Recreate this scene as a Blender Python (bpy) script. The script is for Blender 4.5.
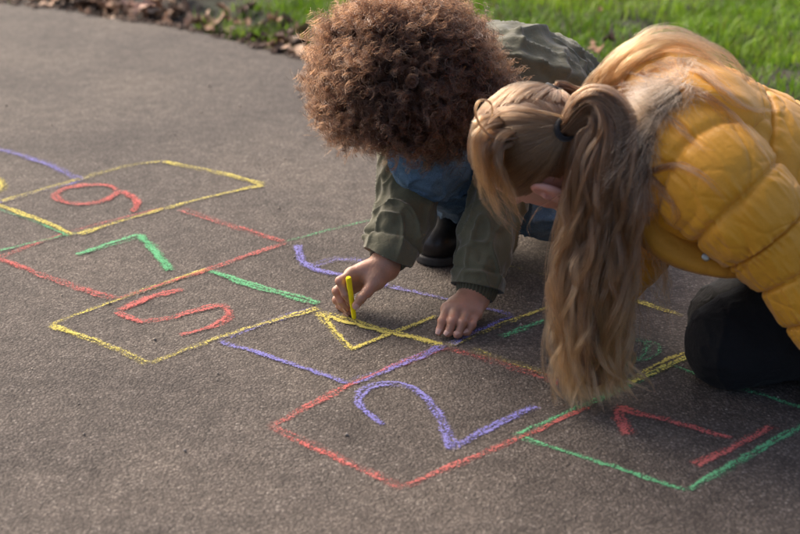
import bpy, math, random
import numpy as np
import openvdb
from mathutils import Vector
from mathutils.bvhtree import BVHTree

R = math.radians
random.seed(7)
rng = np.random.default_rng(7)
scene = bpy.context.scene
for o in list(bpy.data.objects):
    bpy.data.objects.remove(o)
col = scene.collection

# ------------------------------------------------------------------ camera, sky, sun, exposure
CAM_H, PITCH, LENS = 1.04, R(22.2), 70.0
cam_d = bpy.data.cameras.new('camera'); cam = bpy.data.objects.new('camera', cam_d); col.objects.link(cam)
cam.location = (0, 0, CAM_H); cam.rotation_euler = (R(90) - PITCH, 0, 0)
cam_d.lens = LENS; cam_d.sensor_width = 36; cam_d.clip_start = 0.05; cam_d.clip_end = 2000
cam_d.dof.use_dof = True; cam_d.dof.focus_distance = 2.47; cam_d.dof.aperture_fstop = 4.2
scene.camera = cam

SUN_EL, SUN_AZ = R(38), R(-38)          # azimuth from +Y towards +X : light comes from behind, left
world = bpy.data.worlds.new('World'); scene.world = world; world.use_nodes = True
wn = world.node_tree.nodes; wl = world.node_tree.links
sky = wn.new('ShaderNodeTexSky'); sky.sky_type = 'NISHITA'; sky.sun_disc = False
sky.sun_elevation = SUN_EL; sky.sun_rotation = SUN_AZ; sky.air_density = 0.7; sky.dust_density = 6.0; sky.ozone_density = 0.4
wl.new(sky.outputs[0], wn['Background'].inputs[0]); wn['Background'].inputs[1].default_value = 0.15
sun_d = bpy.data.lights.new('sun', 'SUN'); sun = bpy.data.objects.new('sun', sun_d); col.objects.link(sun)
sun_d.energy = 1.25; sun_d.angle = R(34); sun_d.color = (1.0, 0.92, 0.80)
sdir = Vector((math.sin(SUN_AZ) * math.cos(SUN_EL), math.cos(SUN_AZ) * math.cos(SUN_EL), math.sin(SUN_EL)))
sun.rotation_euler = (-sdir).to_track_quat('-Z', 'Y').to_euler(); sun.location = (-3, 4, 6)
scene.view_settings.view_transform = 'Standard'; scene.view_settings.look = 'None'
scene.view_settings.gamma = 1.0; scene.view_settings.use_curve_mapping = False
scene.view_settings.exposure = 1.17
scene.cycles.use_denoising = True
scene.cycles.max_bounces = 8; scene.cycles.transparent_max_bounces = 40

# ------------------------------------------------------------------ helpers
FPX = LENS / 36.0 * 800.0
CS, SN = math.cos(PITCH), math.sin(PITCH)
CAMP = np.array([0, 0, CAM_H])
def ray(px, py):
    u = (px - 400.0) / FPX; v = (py - 267.0) / FPX
    return np.array([u, CS - v * SN, -SN - v * CS])
def at(px, py, Y):
    d = ray(px, py); return CAMP + d * (Y / d[1])
def gnd(px, py, z=0.0):
    d = ray(px, py); return CAMP + d * ((z - CAM_H) / d[2])
def unit(v):
    v = np.asarray(v, float); return v / np.linalg.norm(v)

def _hash(ix, iy, iz, seed):
    h = (ix * 374761393 + iy * 668265263 + iz * 2147483647 + seed * 974634777).astype(np.int64)
    h = (h ^ (h >> 13)) * 1274126177
    h = h ^ (h >> 16)
    return (h & 0xFFFF).astype(np.float64) / 65535.0
def vnoise(P, f=1.0, seed=0):
    """smooth value noise, -1..1"""
    P = np.asarray(P, float) * f + 100.0
    i = np.floor(P).astype(np.int64); w = P - i; w = w * w * w * (w * (w * 6 - 15) + 10)
    o = 0
    for a in (0, 1):
        for b in (0, 1):
            for c in (0, 1):
                k = (w[..., 0] if a else 1 - w[..., 0]) * (w[..., 1] if b else 1 - w[..., 1]) * (w[..., 2] if c else 1 - w[..., 2])
                o = o + k * _hash(i[..., 0] + a, i[..., 1] + b, i[..., 2] + c, seed)
    return o * 2 - 1
def ridged(P, f, seed, p=2.0):
    n = np.abs(vnoise(P, f, seed)); return (1 - np.clip(n * 1.6, 0, 1)) ** p

def catmull(pts, n):
    pts = np.asarray(pts, float); m = len(pts)
    ext = np.vstack([2 * pts[0] - pts[1], pts, 2 * pts[-1] - pts[-2]])
    t = np.linspace(0, m - 1 - 1e-9, n); i = t.astype(int); w = (t - i)[:, None]
    p0, p1, p2, p3 = ext[i], ext[i + 1], ext[i + 2], ext[i + 3]
    return 0.5 * (2 * p1 + (p2 - p0) * w + (2 * p0 - 5 * p1 + 4 * p2 - p3) * w ** 2 + (3 * p1 - p0 - 3 * p2 + p3) * w ** 3)

def even(path, n):
    path = np.asarray(path); s = np.concatenate([[0], np.cumsum(np.linalg.norm(np.diff(path[:, :3], axis=0), axis=1))])
    t = np.linspace(0, s[-1], n); return np.stack([np.interp(t, s, path[:, k]) for k in range(path.shape[1])], 1), t

def mesh_obj(name, verts, faces, mat, parent=None, base=(0, 0, 0), smooth=True, uv=None, attrs=None):
    me = bpy.data.meshes.new(name)
    v = np.asarray(verts, float) - np.asarray(base, float)
    f = np.asarray(faces)
    me.vertices.add(len(v)); me.vertices.foreach_set('co', v.astype(np.float32).ravel())
    if f.ndim == 2:
        k = f.shape[1]
        me.loops.add(f.size); me.loops.foreach_set('vertex_index', f.astype(np.int32).ravel())
        me.polygons.add(len(f)); me.polygons.foreach_set('loop_start', (np.arange(len(f)) * k).astype(np.int32))
        me.polygons.foreach_set('loop_total', np.full(len(f), k, np.int32))
    else:
        me.clear_geometry(); me.from_pydata([tuple(x) for x in v], [], [tuple(x) for x in faces])
    me.update(calc_edges=True)
    if smooth: me.polygons.foreach_set('use_smooth', np.ones(len(me.polygons), bool))
    if uv is not None:
        l = me.uv_layers.new(name='UVMap'); li = np.zeros(len(me.loops), np.int32); me.loops.foreach_get('vertex_index', li)
        l.data.foreach_set('uv', np.asarray(uv, np.float32)[li].ravel())
    for k, a in (attrs or {}).items():
        at_ = me.attributes.new(k, 'FLOAT', 'POINT'); at_.data.foreach_set('value', np.asarray(a, np.float32))
    me.materials.append(mat); me.validate()
    o = bpy.data.objects.new(name, me); col.objects.link(o)
    if parent is not None: o.parent = parent
    return o

def hair_obj(name, strands, radius, mat, parent=None, base=(0, 0, 0), tip=0.25, per=None):
    """strands: list of (S,K,3) arrays"""
    cnt = np.concatenate([np.full(len(s), s.shape[1]) for s in strands]).astype(int)
    h = bpy.data.hair_curves.new(name); h.add_curves(cnt.tolist())
    P = np.concatenate([s.reshape(-1, 3) for s in strands]) - np.asarray(base)
    h.attributes['position'].data.foreach_set('vector', P.astype(np.float32).ravel())
    rad = np.concatenate([np.tile(np.interp(np.linspace(0, 1, s.shape[1]), [0, .7, 1], [1, .8, tip]), len(s)) for s in strands]) * radius
    a = h.attributes.get('radius') or h.attributes.new('radius', 'FLOAT', 'POINT')
    a.data.foreach_set('value', rad.astype(np.float32))
    tn = np.concatenate([np.repeat(rng.uniform(0, 1, len(s) // p + 1), p)[:len(s)] for s, p in zip(strands, per or [1] * len(strands))])
    ta = h.attributes.new('tint', 'FLOAT', 'CURVE'); ta.data.foreach_set('value', tn.astype(np.float32))
    h.materials.append(mat)
    o = bpy.data.objects.new(name, h); col.objects.link(o)
    if parent is not None: o.parent = parent
    return o

def frames(path, up=(0, 0, 1)):
    T = np.gradient(path, axis=0); T /= np.linalg.norm(T, axis=1)[:, None]
    u = np.asarray(up, float); A = []; 
    u = u - T[0] * np.dot(u, T[0]); u /= np.linalg.norm(u)
    for t in T:
        u = u - t * np.dot(u, t); u /= np.linalg.norm(u); A.append(u.copy())
    A = np.array(A); B = np.cross(T, A)
    return T, A, B

def sweep(ctrl, nring, nseg, disp=None, up=(0, 0, 1), caps=(True, True), capr=0.0):
    """ctrl rows: x y z ra(up) rb(side).  disp(s, phi, P, L) -> radial offset"""
    c, s = even(catmull(ctrl, 400), nring)
    path = c[:, :3]; T, A, B = frames(path, up)
    ph = np.linspace(0, 2 * np.pi, nseg, endpoint=False)
    dirs = np.cos(ph)[None, :, None] * A[:, None, :] + np.sin(ph)[None, :, None] * B[:, None, :]
    off = np.cos(ph)[None, :, None] * A[:, None, :] * c[:, 3][:, None, None] + np.sin(ph)[None, :, None] * B[:, None, :] * c[:, 4][:, None, None]
    P = path[:, None, :] + off
    if disp is not None:
        SS = np.repeat(s[:, None], nseg, 1); PH = np.repeat(ph[None, :], nring, 0)
        P = P + dirs * disp(SS, PH, P, s[-1])[..., None]
    V = P.reshape(-1, 3)
    i = np.arange(nring - 1)[:, None] * nseg; j = np.arange(nseg)[None, :]; jn = (j + 1) % nseg
    F = np.stack([i + j, i + jn, i + nseg + jn, i + nseg + j], -1).reshape(-1, 4)
    extraV = []; extraF = []
    n0 = len(V)
    for e, do in enumerate(caps):
        if not do: continue
        ring = 0 if e == 0 else nring - 1
        cen = P[ring].mean(0); tdir = (-T[0] if e == 0 else T[-1])
        prev = ring * nseg + np.arange(nseg)
        for kk, fr in enumerate((0.85, 0.55, 0.2)):
            pts = cen + (P[ring] - cen) * fr + tdir * capr * math.sqrt(1 - fr * fr)
            idx = n0 + len(np.concatenate(extraV)) if extraV else n0
            idx = idx + np.arange(nseg); extraV.append(pts)
            q = np.stack([prev, np.roll(prev, -1), np.roll(idx, -1), idx], -1)
            extraF.append(q[:, ::-1] if e == 0 else q); prev = idx
        idx = n0 + len(np.concatenate(extraV)); extraV.append((cen + tdir * capr)[None])
        q = np.stack([prev, np.roll(prev, -1), np.full(nseg, idx), np.full(nseg, idx)], -1)
        q3 = q  # degenerate quads fixed by validate
        extraF.append(np.stack([prev[0::2], np.roll(prev, -1)[0::2], np.roll(prev, -2)[0::2], np.full(nseg // 2, idx)], -1)[:, ::-1] if e == 0 else
                      np.stack([prev[0::2], np.roll(prev, -1)[0::2], np.roll(prev, -2)[0::2], np.full(nseg // 2, idx)], -1))
    if extraV:
        V = np.vstack([V] + extraV); F = np.vstack([F] + extraF)
    return V, F[:, ::-1]

# signed distance modelling
def caps_(a, b, ra, rb, k=.01): return ('c', np.asarray(a, float), np.asarray(b, float), ra, rb, k)
def ell_(c, M, r, k=.01): return ('e', np.asarray(c, float), np.asarray(M, float), np.asarray(r, float), k)
def cut_(c, M, r, k=.01): return ('x', np.asarray(c, float), np.asarray(M, float), np.asarray(r, float), k)
I3 = np.eye(3)
def sdf_mesh(prims, vox, post=None):
    lo = np.full(3, 1e9); hi = -lo
    for p in prims:
        if p[0] == 'c':
            for q, r in ((p[1], p[3]), (p[2], p[4])): lo = np.minimum(lo, q - r); hi = np.maximum(hi, q + r)
        elif p[0] == 'e': m = max(p[3]); lo = np.minimum(lo, p[1] - m); hi = np.maximum(hi, p[1] + m)
    lo -= vox * 5; hi += vox * 5
    n = np.ceil((hi - lo) / vox).astype(int)
    ax = [(lo[k] + vox * np.arange(n[k])).astype(np.float32) for k in range(3)]
    X, Y, Z = np.meshgrid(*ax, indexing='ij')
    D = np.full(X.shape, 1.0, np.float32)
    for p in prims:
        if p[0] == 'c':
            a, b, ra, rb, k = p[1:]; ba = b - a; L = max(ba @ ba, 1e-12)
            px, py, pz = X - np.float32(a[0]), Y - np.float32(a[1]), Z - np.float32(a[2])
            h = np.clip((px * ba[0] + py * ba[1] + pz * ba[2]) / L, 0, 1).astype(np.float32)
            d = np.sqrt((px - h * ba[0]) ** 2 + (py - h * ba[1]) ** 2 + (pz - h * ba[2]) ** 2) - (ra + (rb - ra) * h)
        else:
            c, M, r, k = p[1:]
            px, py, pz = X - np.float32(c[0]), Y - np.float32(c[1]), Z - np.float32(c[2])
            q = [(px * M[j][0] + py * M[j][1] + pz * M[j][2]) for j in range(3)]
            k0 = np.sqrt(sum((q[j] / r[j]) ** 2 for j in range(3))); k1 = np.sqrt(sum((q[j] / r[j] ** 2) ** 2 for j in range(3))) + 1e-9
            d = k0 * (k0 - 1) / k1
        d = d.astype(np.float32)
        if p[0] == 'x':
            d = -d; h = np.clip(k - np.abs(D - d), 0, None) / k; D = np.maximum(D, d) + h * h * k * .25
        else:
            h = np.clip(k - np.abs(D - d), 0, None) / k; D = np.minimum(D, d) - h * h * k * .25
    if post is not None: D = post(X, Y, Z, D).astype(np.float32)
    G = openvdb.FloatGrid(); G.background = 1.0; G.copyFromArray(np.ascontiguousarray(D))
    p, q = G.convertToQuads(0.0)
    return p.astype(float) * vox + lo, q.astype(int)

def join(parts):
    V = []; F = []; n = 0
    for v, f in parts: V.append(v); F.append(f + n); n += len(v)
    return np.vstack(V), np.vstack(F)
def normals(V, F):
    n = np.cross(V[F[:, 2]] - V[F[:, 0]], V[F[:, 3]] - V[F[:, 1]]); N = np.zeros_like(V)
    for k in range(4): np.add.at(N, F[:, k], n)
    return N / (np.linalg.norm(N, axis=1)[:, None] + 1e-12)

def tag(o, label, cat, group=None):
    o['label'] = label; o['category'] = cat
    if group: o['group'] = group
    return o
def empty(name, loc):
    o = bpy.data.objects.new(name, None); o.location = loc; o.empty_display_size = .1; col.objects.link(o); return o

# ------------------------------------------------------------------ materials
def new_mat(name):
    m = bpy.data.materials.new(name); m.use_nodes = True
    return m, m.node_tree.nodes, m.node_tree.links, m.node_tree.nodes['Principled BSDF']
def nd(N, kind, **kw):
    n = N.new(kind)
    for k, v in kw.items():
        if hasattr(n, k): setattr(n, k, v)
        else: n.inputs[k.replace('_', ' ')].default_value = v
    return n
def ramp(N, stops):
    r = N.new('ShaderNodeValToRGB'); e = r.color_ramp.elements
    e[0].position, e[0].color = stops[0][0], (*stops[0][1], 1); e[1].position, e[1].color = stops[-1][0], (*stops[-1][1], 1)
    for p, c in stops[1:-1]:
        x = e.new(p); x.color = (*c, 1)
    return r
def math_(N, L, op, a, b=None, clamp=False):
    m = N.new('ShaderNodeMath'); m.operation = op; m.use_clamp = clamp
    for k, x in enumerate((a, b)):
        if x is None: continue
        if isinstance(x, (int, float)): m.inputs[k].default_value = x
        else: L.new(x, m.inputs[k])
    return m.outputs[0]
def mixc(N, L, fac, a, b, mode='MIX'):
    m = N.new('ShaderNodeMix'); m.data_type = 'RGBA'; m.blend_type = mode
    for s, x in (('Factor', fac),):
        if isinstance(x, (int, float)): m.inputs[0].default_value = x
        else: L.new(x, m.inputs[0])
    for k, x in ((6, a), (7, b)):
        if isinstance(x, tuple): m.inputs[k].default_value = (*x, 1)
        else: L.new(x, m.inputs[k])
    return m.outputs[2]

def asphalt_mat():
    m, N, L, B = new_mat('asphalt')
    tc = N.new('ShaderNodeTexCoord').outputs['Object']
    v = nd(N, 'ShaderNodeTexVoronoi', Scale=255.0); L.new(tc, v.inputs['Vector'])
    v2 = nd(N, 'ShaderNodeTexVoronoi', Scale=420.0); L.new(tc, v2.inputs['Vector'])
    big = nd(N, 'ShaderNodeTexNoise', Scale=2.2, Detail=5.0, Roughness=.6); L.new(tc, big.inputs['Vector'])
    mid = nd(N, 'ShaderNodeTexNoise', Scale=28.0, Detail=4.0); L.new(tc, mid.inputs['Vector'])
    fine = nd(N, 'ShaderNodeTexNoise', Scale=600.0, Detail=2.0); L.new(tc, fine.inputs['Vector'])
    sep = N.new('ShaderNodeSeparateColor'); L.new(v.outputs['Color'], sep.inputs[0])
    stone = ramp(N, [(0, (.058, .048, .041)), (.45, (.097, .080, .067)), (.85, (.147, .124, .104)), (.98, (.175, .15, .127)), (1, (.25, .22, .19))])
    L.new(sep.outputs[0], stone.inputs[0])
    binder = math_(N, L, 'MULTIPLY_ADD', v.outputs['Distance'], 2.2); binder.node.inputs[2].default_value = -.55; binder.node.use_clamp = True
    c = mixc(N, L, math_(N, L, 'MULTIPLY', binder, .8), stone.outputs[0], (.058, .047, .040))
    tone = ramp(N, [(.28, (.66, .65, .67)), (.5, (.98, .97, .97)), (.72, (1.26, 1.23, 1.19))]); L.new(big.outputs[0], tone.inputs[0])
    c = mixc(N, L, 1.0, c, tone.outputs[0], 'MULTIPLY')
    tone2 = ramp(N, [(.35, (.82, .82, .82)), (.65, (1.12, 1.12, 1.12))]); L.new(mid.outputs[0], tone2.inputs[0])
    c = mixc(N, L, 1.0, c, tone2.outputs[0], 'MULTIPLY')
    L.new(c, B.inputs['Base Color']); B.inputs['Roughness'].default_value = .82
    B.inputs['Specular IOR Level'].default_value = .2
    sp = nd(N, 'ShaderNodeTexNoise', Scale=9.0, Detail=7.0, Roughness=.75); L.new(tc, sp.inputs['Vector'])
    st_ = ramp(N, [(.36, (.62, .60, .60)), (.44, (1, 1, 1))]); L.new(sp.outputs[0], st_.inputs[0])
    c = mixc(N, L, .55, c, mixc(N, L, 1.0, c, st_.outputs[0], 'MULTIPLY')); L.new(c, B.inputs['Base Color'])
    h = math_(N, L, 'ADD', math_(N, L, 'MULTIPLY', v.outputs['Distance'], -1.0), math_(N, L, 'MULTIPLY', v2.outputs['Distance'], -.5))
    h = math_(N, L, 'ADD', h, math_(N, L, 'MULTIPLY', fine.outputs[0], .35))
    h = math_(N, L, 'ADD', h, math_(N, L, 'MULTIPLY', mid.outputs[0], .9))
    b = nd(N, 'ShaderNodeBump', Strength=.7, Distance=.0024); L.new(h, b.inputs['Height']); L.new(b.outputs[0], B.inputs['Normal'])
    return m

def chalk_mat(name, rgb):
    m, N, L, B = new_mat(name)
    tc = N.new('ShaderNodeTexCoord').outputs['Object']
    uv = N.new('ShaderNodeUVMap'); uv.uv_map = 'UVMap'
    sx = N.new('ShaderNodeSeparateXYZ'); L.new(uv.outputs[0], sx.inputs[0])
    e = math_(N, L, 'ABSOLUTE', math_(N, L, 'MULTIPLY_ADD', sx.outputs[1], 2.0)); e.node.inputs[0].links[0].from_node.inputs[2].default_value = -1.0
    prof = math_(N, L, 'SUBTRACT', 1.0, math_(N, L, 'POWER', e, 2.0))
    cov = N.new('ShaderNodeAttribute'); cov.attribute_name = 'cov'
    v = nd(N, 'ShaderNodeTexVoronoi', Scale=255.0); L.new(tc, v.inputs['Vector'])
    n1 = nd(N, 'ShaderNodeTexNoise', Scale=330.0, Detail=4.0, Roughness=.65); L.new(tc, n1.inputs['Vector'])
    n2 = nd(N, 'ShaderNodeTexNoise', Scale=45.0, Detail=2.0); L.new(tc, n2.inputs['Vector'])
    g = math_(N, L, 'ADD', math_(N, L, 'MULTIPLY', v.outputs['Distance'], -.95), math_(N, L, 'MULTIPLY', n1.outputs[0], 4.2))
    g = math_(N, L, 'ADD', g, math_(N, L, 'MULTIPLY', n2.outputs[0], .9))
    t = math_(N, L, 'ADD', g, math_(N, L, 'MULTIPLY', math_(N, L, 'MULTIPLY', prof, cov.outputs['Fac']), 1.15))
    a = math_(N, L, 'MULTIPLY_ADD', t, 1.8, clamp=True); a.node.inputs[2].default_value = -5.28
    a = math_(N, L, 'MULTIPLY_ADD', a, .72); a.node.inputs[2].default_value = 0.0
    a = math_(N, L, 'ADD', a, math_(N, L, 'MULTIPLY', prof, .035), True)
    c = mixc(N, L, n2.outputs[0], tuple(x * .8 for x in rgb), tuple(min(1, x * 1.12 + .02) for x in rgb))
    L.new(c, B.inputs['Base Color']); B.inputs['Roughness'].default_value = 1.0; B.inputs['Specular IOR Level'].default_value = .1
    tr = N.new('ShaderNodeBsdfTransparent'); mx = N.new('ShaderNodeMixShader')
    L.new(a, mx.inputs[0]); L.new(tr.outputs[0], mx.inputs[1]); L.new(B.outputs[0], mx.inputs[2])
    L.new(mx.outputs[0], N['Material Output'].inputs[0])
    return m

def fabric_mat(name, rgb, var=.25, weave=900.0, bump=.25, rough=.85, sheen=.2, noise_scale=14.0, dist=.0006):
    m, N, L, B = new_mat(name)
    tc = N.new('ShaderNodeTexCoord').outputs['Object']
    n = nd(N, 'ShaderNodeTexNoise', Scale=noise_scale, Detail=6.0, Roughness=.6); L.new(tc, n.inputs['Vector'])
    w = nd(N, 'ShaderNodeTexNoise', Scale=weave, Detail=1.0); L.new(tc, w.inputs['Vector'])
    r = ramp(N, [(.3, tuple(x * (1 - var) for x in rgb)), (.7, tuple(x * (1 + var) for x in rgb))]); L.new(n.outputs[0], r.inputs[0])
    r2 = ramp(N, [(.3, (.85,) * 3), (.7, (1.12,) * 3)]); L.new(w.outputs[0], r2.inputs[0])
    L.new(mixc(N, L, 1.0, r.outputs[0], r2.outputs[0], 'MULTIPLY'), B.inputs['Base Color'])
    B.inputs['Roughness'].default_value = rough; B.inputs['Sheen Weight'].default_value = sheen; B.inputs['Specular IOR Level'].default_value = .3
    f = nd(N, 'ShaderNodeTexNoise', Scale=95.0, Detail=4.0, Distortion=.6); L.new(tc, f.inputs['Vector'])
    h = math_(N, L, 'ADD', math_(N, L, 'MULTIPLY', w.outputs[0], .4), math_(N, L, 'MULTIPLY', f.outputs[0], 2.2))
    b = nd(N, 'ShaderNodeBump', Strength=bump * 2, Distance=dist); L.new(h, b.inputs['Height']); L.new(b.outputs[0], B.inputs['Normal'])
    return m

def denim_mat():
    m, N, L, B = new_mat('denim')
    tc = N.new('ShaderNodeTexCoord').outputs['Object']
    n = nd(N, 'ShaderNodeTexNoise', Scale=11.0, Detail=6.0, Roughness=.65); L.new(tc, n.inputs['Vector'])
    mp = nd(N, 'ShaderNodeMapping'); mp.inputs['Scale'].default_value = (900, 160, 900); L.new(tc, mp.inputs[0])
    w = nd(N, 'ShaderNodeTexNoise', Scale=1.0, Detail=2.0); L.new(mp.outputs[0], w.inputs['Vector'])
    r = ramp(N, [(.32, (.035, .075, .13)), (.55, (.085, .155, .235)), (.72, (.22, .31, .39))]); L.new(n.outputs[0], r.inputs[0])
    r2 = ramp(N, [(.35, (.7, .7, .7)), (.65, (1.3, 1.3, 1.3))]); L.new(w.outputs[0], r2.inputs[0])
    L.new(mixc(N, L, 1.0, r.outputs[0], r2.outputs[0], 'MULTIPLY'), B.inputs['Base Color'])
    B.inputs['Roughness'].default_value = .9; B.inputs['Specular IOR Level'].default_value = .15
    b = nd(N, 'ShaderNodeBump', Strength=.4, Distance=.0006); L.new(w.outputs[0], b.inputs['Height']); L.new(b.outputs[0], B.inputs['Normal'])
    return m

def skin_mat(name, rgb, pink):
    m, N, L, B = new_mat(name)
    tc = N.new('ShaderNodeTexCoord').outputs['Object']
    n = nd(N, 'ShaderNodeTexNoise', Scale=38.0, Detail=5.0); L.new(tc, n.inputs['Vector'])
    r = ramp(N, [(.35, rgb), (.68, pink)]); L.new(n.outputs[0], r.inputs[0])
    bl_ = N.new('ShaderNodeAttribute'); bl_.attribute_name = 'blush'
    L.new(mixc(N, L, math_(N, L, 'MULTIPLY', bl_.outputs['Fac'], .45), r.outputs[0], tuple(a * b for a, b in zip(pink, (1.12, .80, .76)))), B.inputs['Base Color'])
    B.inputs['Roughness'].default_value = .5; B.inputs['Subsurface Weight'].default_value = .25
    B.inputs['Subsurface Radius'].default_value = (.9, .35, .2); B.inputs['Subsurface Scale'].default_value = .005
    v = nd(N, 'ShaderNodeTexVoronoi', Scale=900.0); L.new(tc, v.inputs['Vector'])
    cr = nd(N, 'ShaderNodeTexNoise', Scale=260.0, Detail=3.0); L.new(tc, cr.inputs['Vector'])
    h = math_(N, L, 'ADD', math_(N, L, 'MULTIPLY', v.outputs['Distance'], .3), cr.outputs[0])
    b = nd(N, 'ShaderNodeBump', Strength=.6, Distance=.0010); L.new(h, b.inputs['Height']); L.new(b.outputs[0], B.inputs['Normal'])
    return m

def hair_mat(name, root, tip, var=.35, rough=.35, rrough=.45, clump=.5):
    m, N, L, B = new_mat(name); N.remove(B)
    hb = N.new('ShaderNodeBsdfHairPrincipled'); hb.parametrization = 'COLOR'
    hi = N.new('ShaderNodeHairInfo')
    r = ramp(N, [(0, root), (.6, tuple(a * .7 + b * .3 for a, b in zip(root, tip))), (1, tip)]); L.new(hi.outputs['Intercept'], r.inputs[0])
    r2 = ramp(N, [(0, (1 - var,) * 3), (1, (1 + var,) * 3)]); L.new(hi.outputs['Random'], r2.inputs[0])
    at_ = N.new('ShaderNodeAttribute'); at_.attribute_name = 'tint'
    r3 = ramp(N, [(0, (1 - clump, 1 - clump * 1.08, 1 - clump * 1.15)), (1, (1 + clump * .8, 1 + clump * .75, 1 + clump * .65))]); L.new(at_.outputs['Fac'], r3.inputs[0])
    cc_ = mixc(N, L, 1.0, r.outputs[0], r2.outputs[0], 'MULTIPLY')
    L.new(mixc(N, L, 1.0, cc_, r3.outputs[0], 'MULTIPLY'), hb.inputs['Color'])
    hb.inputs['Roughness'].default_value = rough; hb.inputs['Radial Roughness'].default_value = rrough
    L.new(hb.outputs[0], N['Material Output'].inputs[0])
    return m

def plain_mat(name, rgb, rough=.6, var=.2, scale=40.0, bump=0.0, spec=.4, metal=0.0):
    m, N, L, B = new_mat(name)
    tc = N.new('ShaderNodeTexCoord').outputs['Object']
    n = nd(N, 'ShaderNodeTexNoise', Scale=scale, Detail=6.0, Roughness=.65); L.new(tc, n.inputs['Vector'])
    r = ramp(N, [(.3, tuple(x * (1 - var) for x in rgb)), (.7, tuple(x * (1 + var) for x in rgb))]); L.new(n.outputs[0], r.inputs[0])
    L.new(r.outputs[0], B.inputs['Base Color']); B.inputs['Roughness'].default_value = rough
    B.inputs['Specular IOR Level'].default_value = spec; B.inputs['Metallic'].default_value = metal
    if bump:
        b = nd(N, 'ShaderNodeBump', Strength=.8, Distance=bump); L.new(n.outputs[0], b.inputs['Height']); L.new(b.outputs[0], B.inputs['Normal'])
    return m

def grass_mat():
    m, N, L, B = new_mat('grass_blades')
    a = N.new('ShaderNodeAttribute'); a.attribute_name = 'tint'
    r = ramp(N, [(0, (.10, .075, .03)), (.12, (.085, .17, .008)), (.6, (.17, .315, .013)), (1, (.30, .42, .035))]); L.new(a.outputs['Fac'], r.inputs[0])
    L.new(r.outputs[0], B.inputs['Base Color']); B.inputs['Roughness'].default_value = .55; B.inputs['Specular IOR Level'].default_value = .3
    tl = N.new('ShaderNodeBsdfTranslucent'); L.new(r.outputs[0], tl.inputs[0])
    mx = N.new('ShaderNodeMixShader'); mx.inputs[0].default_value = .35
    L.new(B.outputs[0], mx.inputs[1]); L.new(tl.outputs[0], mx.inputs[2]); L.new(mx.outputs[0], N['Material Output'].inputs[0])
    return m

def soil_mat():
    m, N, L, B = new_mat('soil')
    tc = N.new('ShaderNodeTexCoord').outputs['Object']
    n = nd(N, 'ShaderNodeTexNoise', Scale=22.0, Detail=8.0, Roughness=.7); L.new(tc, n.inputs['Vector'])
    g = nd(N, 'ShaderNodeTexNoise', Scale=3.0, Detail=4.0); L.new(tc, g.inputs['Vector'])
    r = ramp(N, [(.3, (.013, .010, .008)), (.55, (.035, .026, .019)), (.75, (.085, .063, .045))]); L.new(n.outputs[0], r.inputs[0])
    r2 = ramp(N, [(.5, (.03, .024, .016)), (.62, (.03, .055, .012))]); L.new(g.outputs[0], r2.inputs[0])
    L.new(mixc(N, L, .35, r.outputs[0], r2.outputs[0]), B.inputs['Base Color']); B.inputs['Roughness'].default_value = .95
    b = nd(N, 'ShaderNodeBump', Strength=1.0, Distance=.012); L.new(n.outputs[0], b.inputs['Height']); L.new(b.outputs[0], B.inputs['Normal'])
    return m

M_ASPH = asphalt_mat(); M_SOIL = soil_mat(); M_GRASS = grass_mat()
CH = {'red': chalk_mat('red_chalk', (.56, .145, .125)), 'yellow': chalk_mat('yellow_chalk', (.64, .54, .13)),
      'green': chalk_mat('green_chalk', (.14, .44, .21)), 'blue': chalk_mat('blue_chalk', (.235, .215, .52))}

# ------------------------------------------------------------------ ground, path, grass
EX = np.array([-60, -6, -2.2, -1.10, -.576, -.26, .10, .42, .8, 1.5, 6, 60.0])
EY = np.array([14, 6.6, 5.05, 4.66, 4.34, 4.02, 3.80, 3.60, 3.28, 2.85, 1.6, 1.0])
def y_edge(x):
    x = np.asarray(x, float); s = 0
    for d in (-.12, -.06, 0, .06, .12): s = s + np.interp(x + d, EX, EY)
    p = np.stack([x, 0 * x, 0 * x], -1)
    return s / 5 + .018 * vnoise(p, 9, 3) + .008 * vnoise(p, 33, 4)

xs = np.unique(np.concatenate([np.linspace(-60, -3, 30), np.linspace(-3, 3, 480), np.linspace(3, 60, 30)]))
ye = y_edge(xs); nx = len(xs)
rows = [np.stack([xs, np.full(nx, -40.0), 0 * xs], 1), np.stack([xs, ye - .10, 0 * xs], 1), np.stack([xs, ye - .012, -.003 + 0 * xs], 1),
        np.stack([xs, ye, -.012 + .004 * vnoise(np.stack([xs, ye, ye], 1), 40, 1)], 1), np.stack([xs, ye + .004, -.06 + 0 * xs], 1)]
V = np.vstack(rows); F = []
for r_ in range(len(rows) - 1):
    a = r_ * nx + np.arange(nx - 1); F.append(np.stack([a, a + 1, a + 1 + nx, a + nx], -1))
path_o = mesh_obj('path', V, np.vstack(F), M_ASPH); path_o['kind'] = 'structure'
path_o['label'] = 'brown grey asphalt park path covered in chalk hopscotch'

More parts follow.
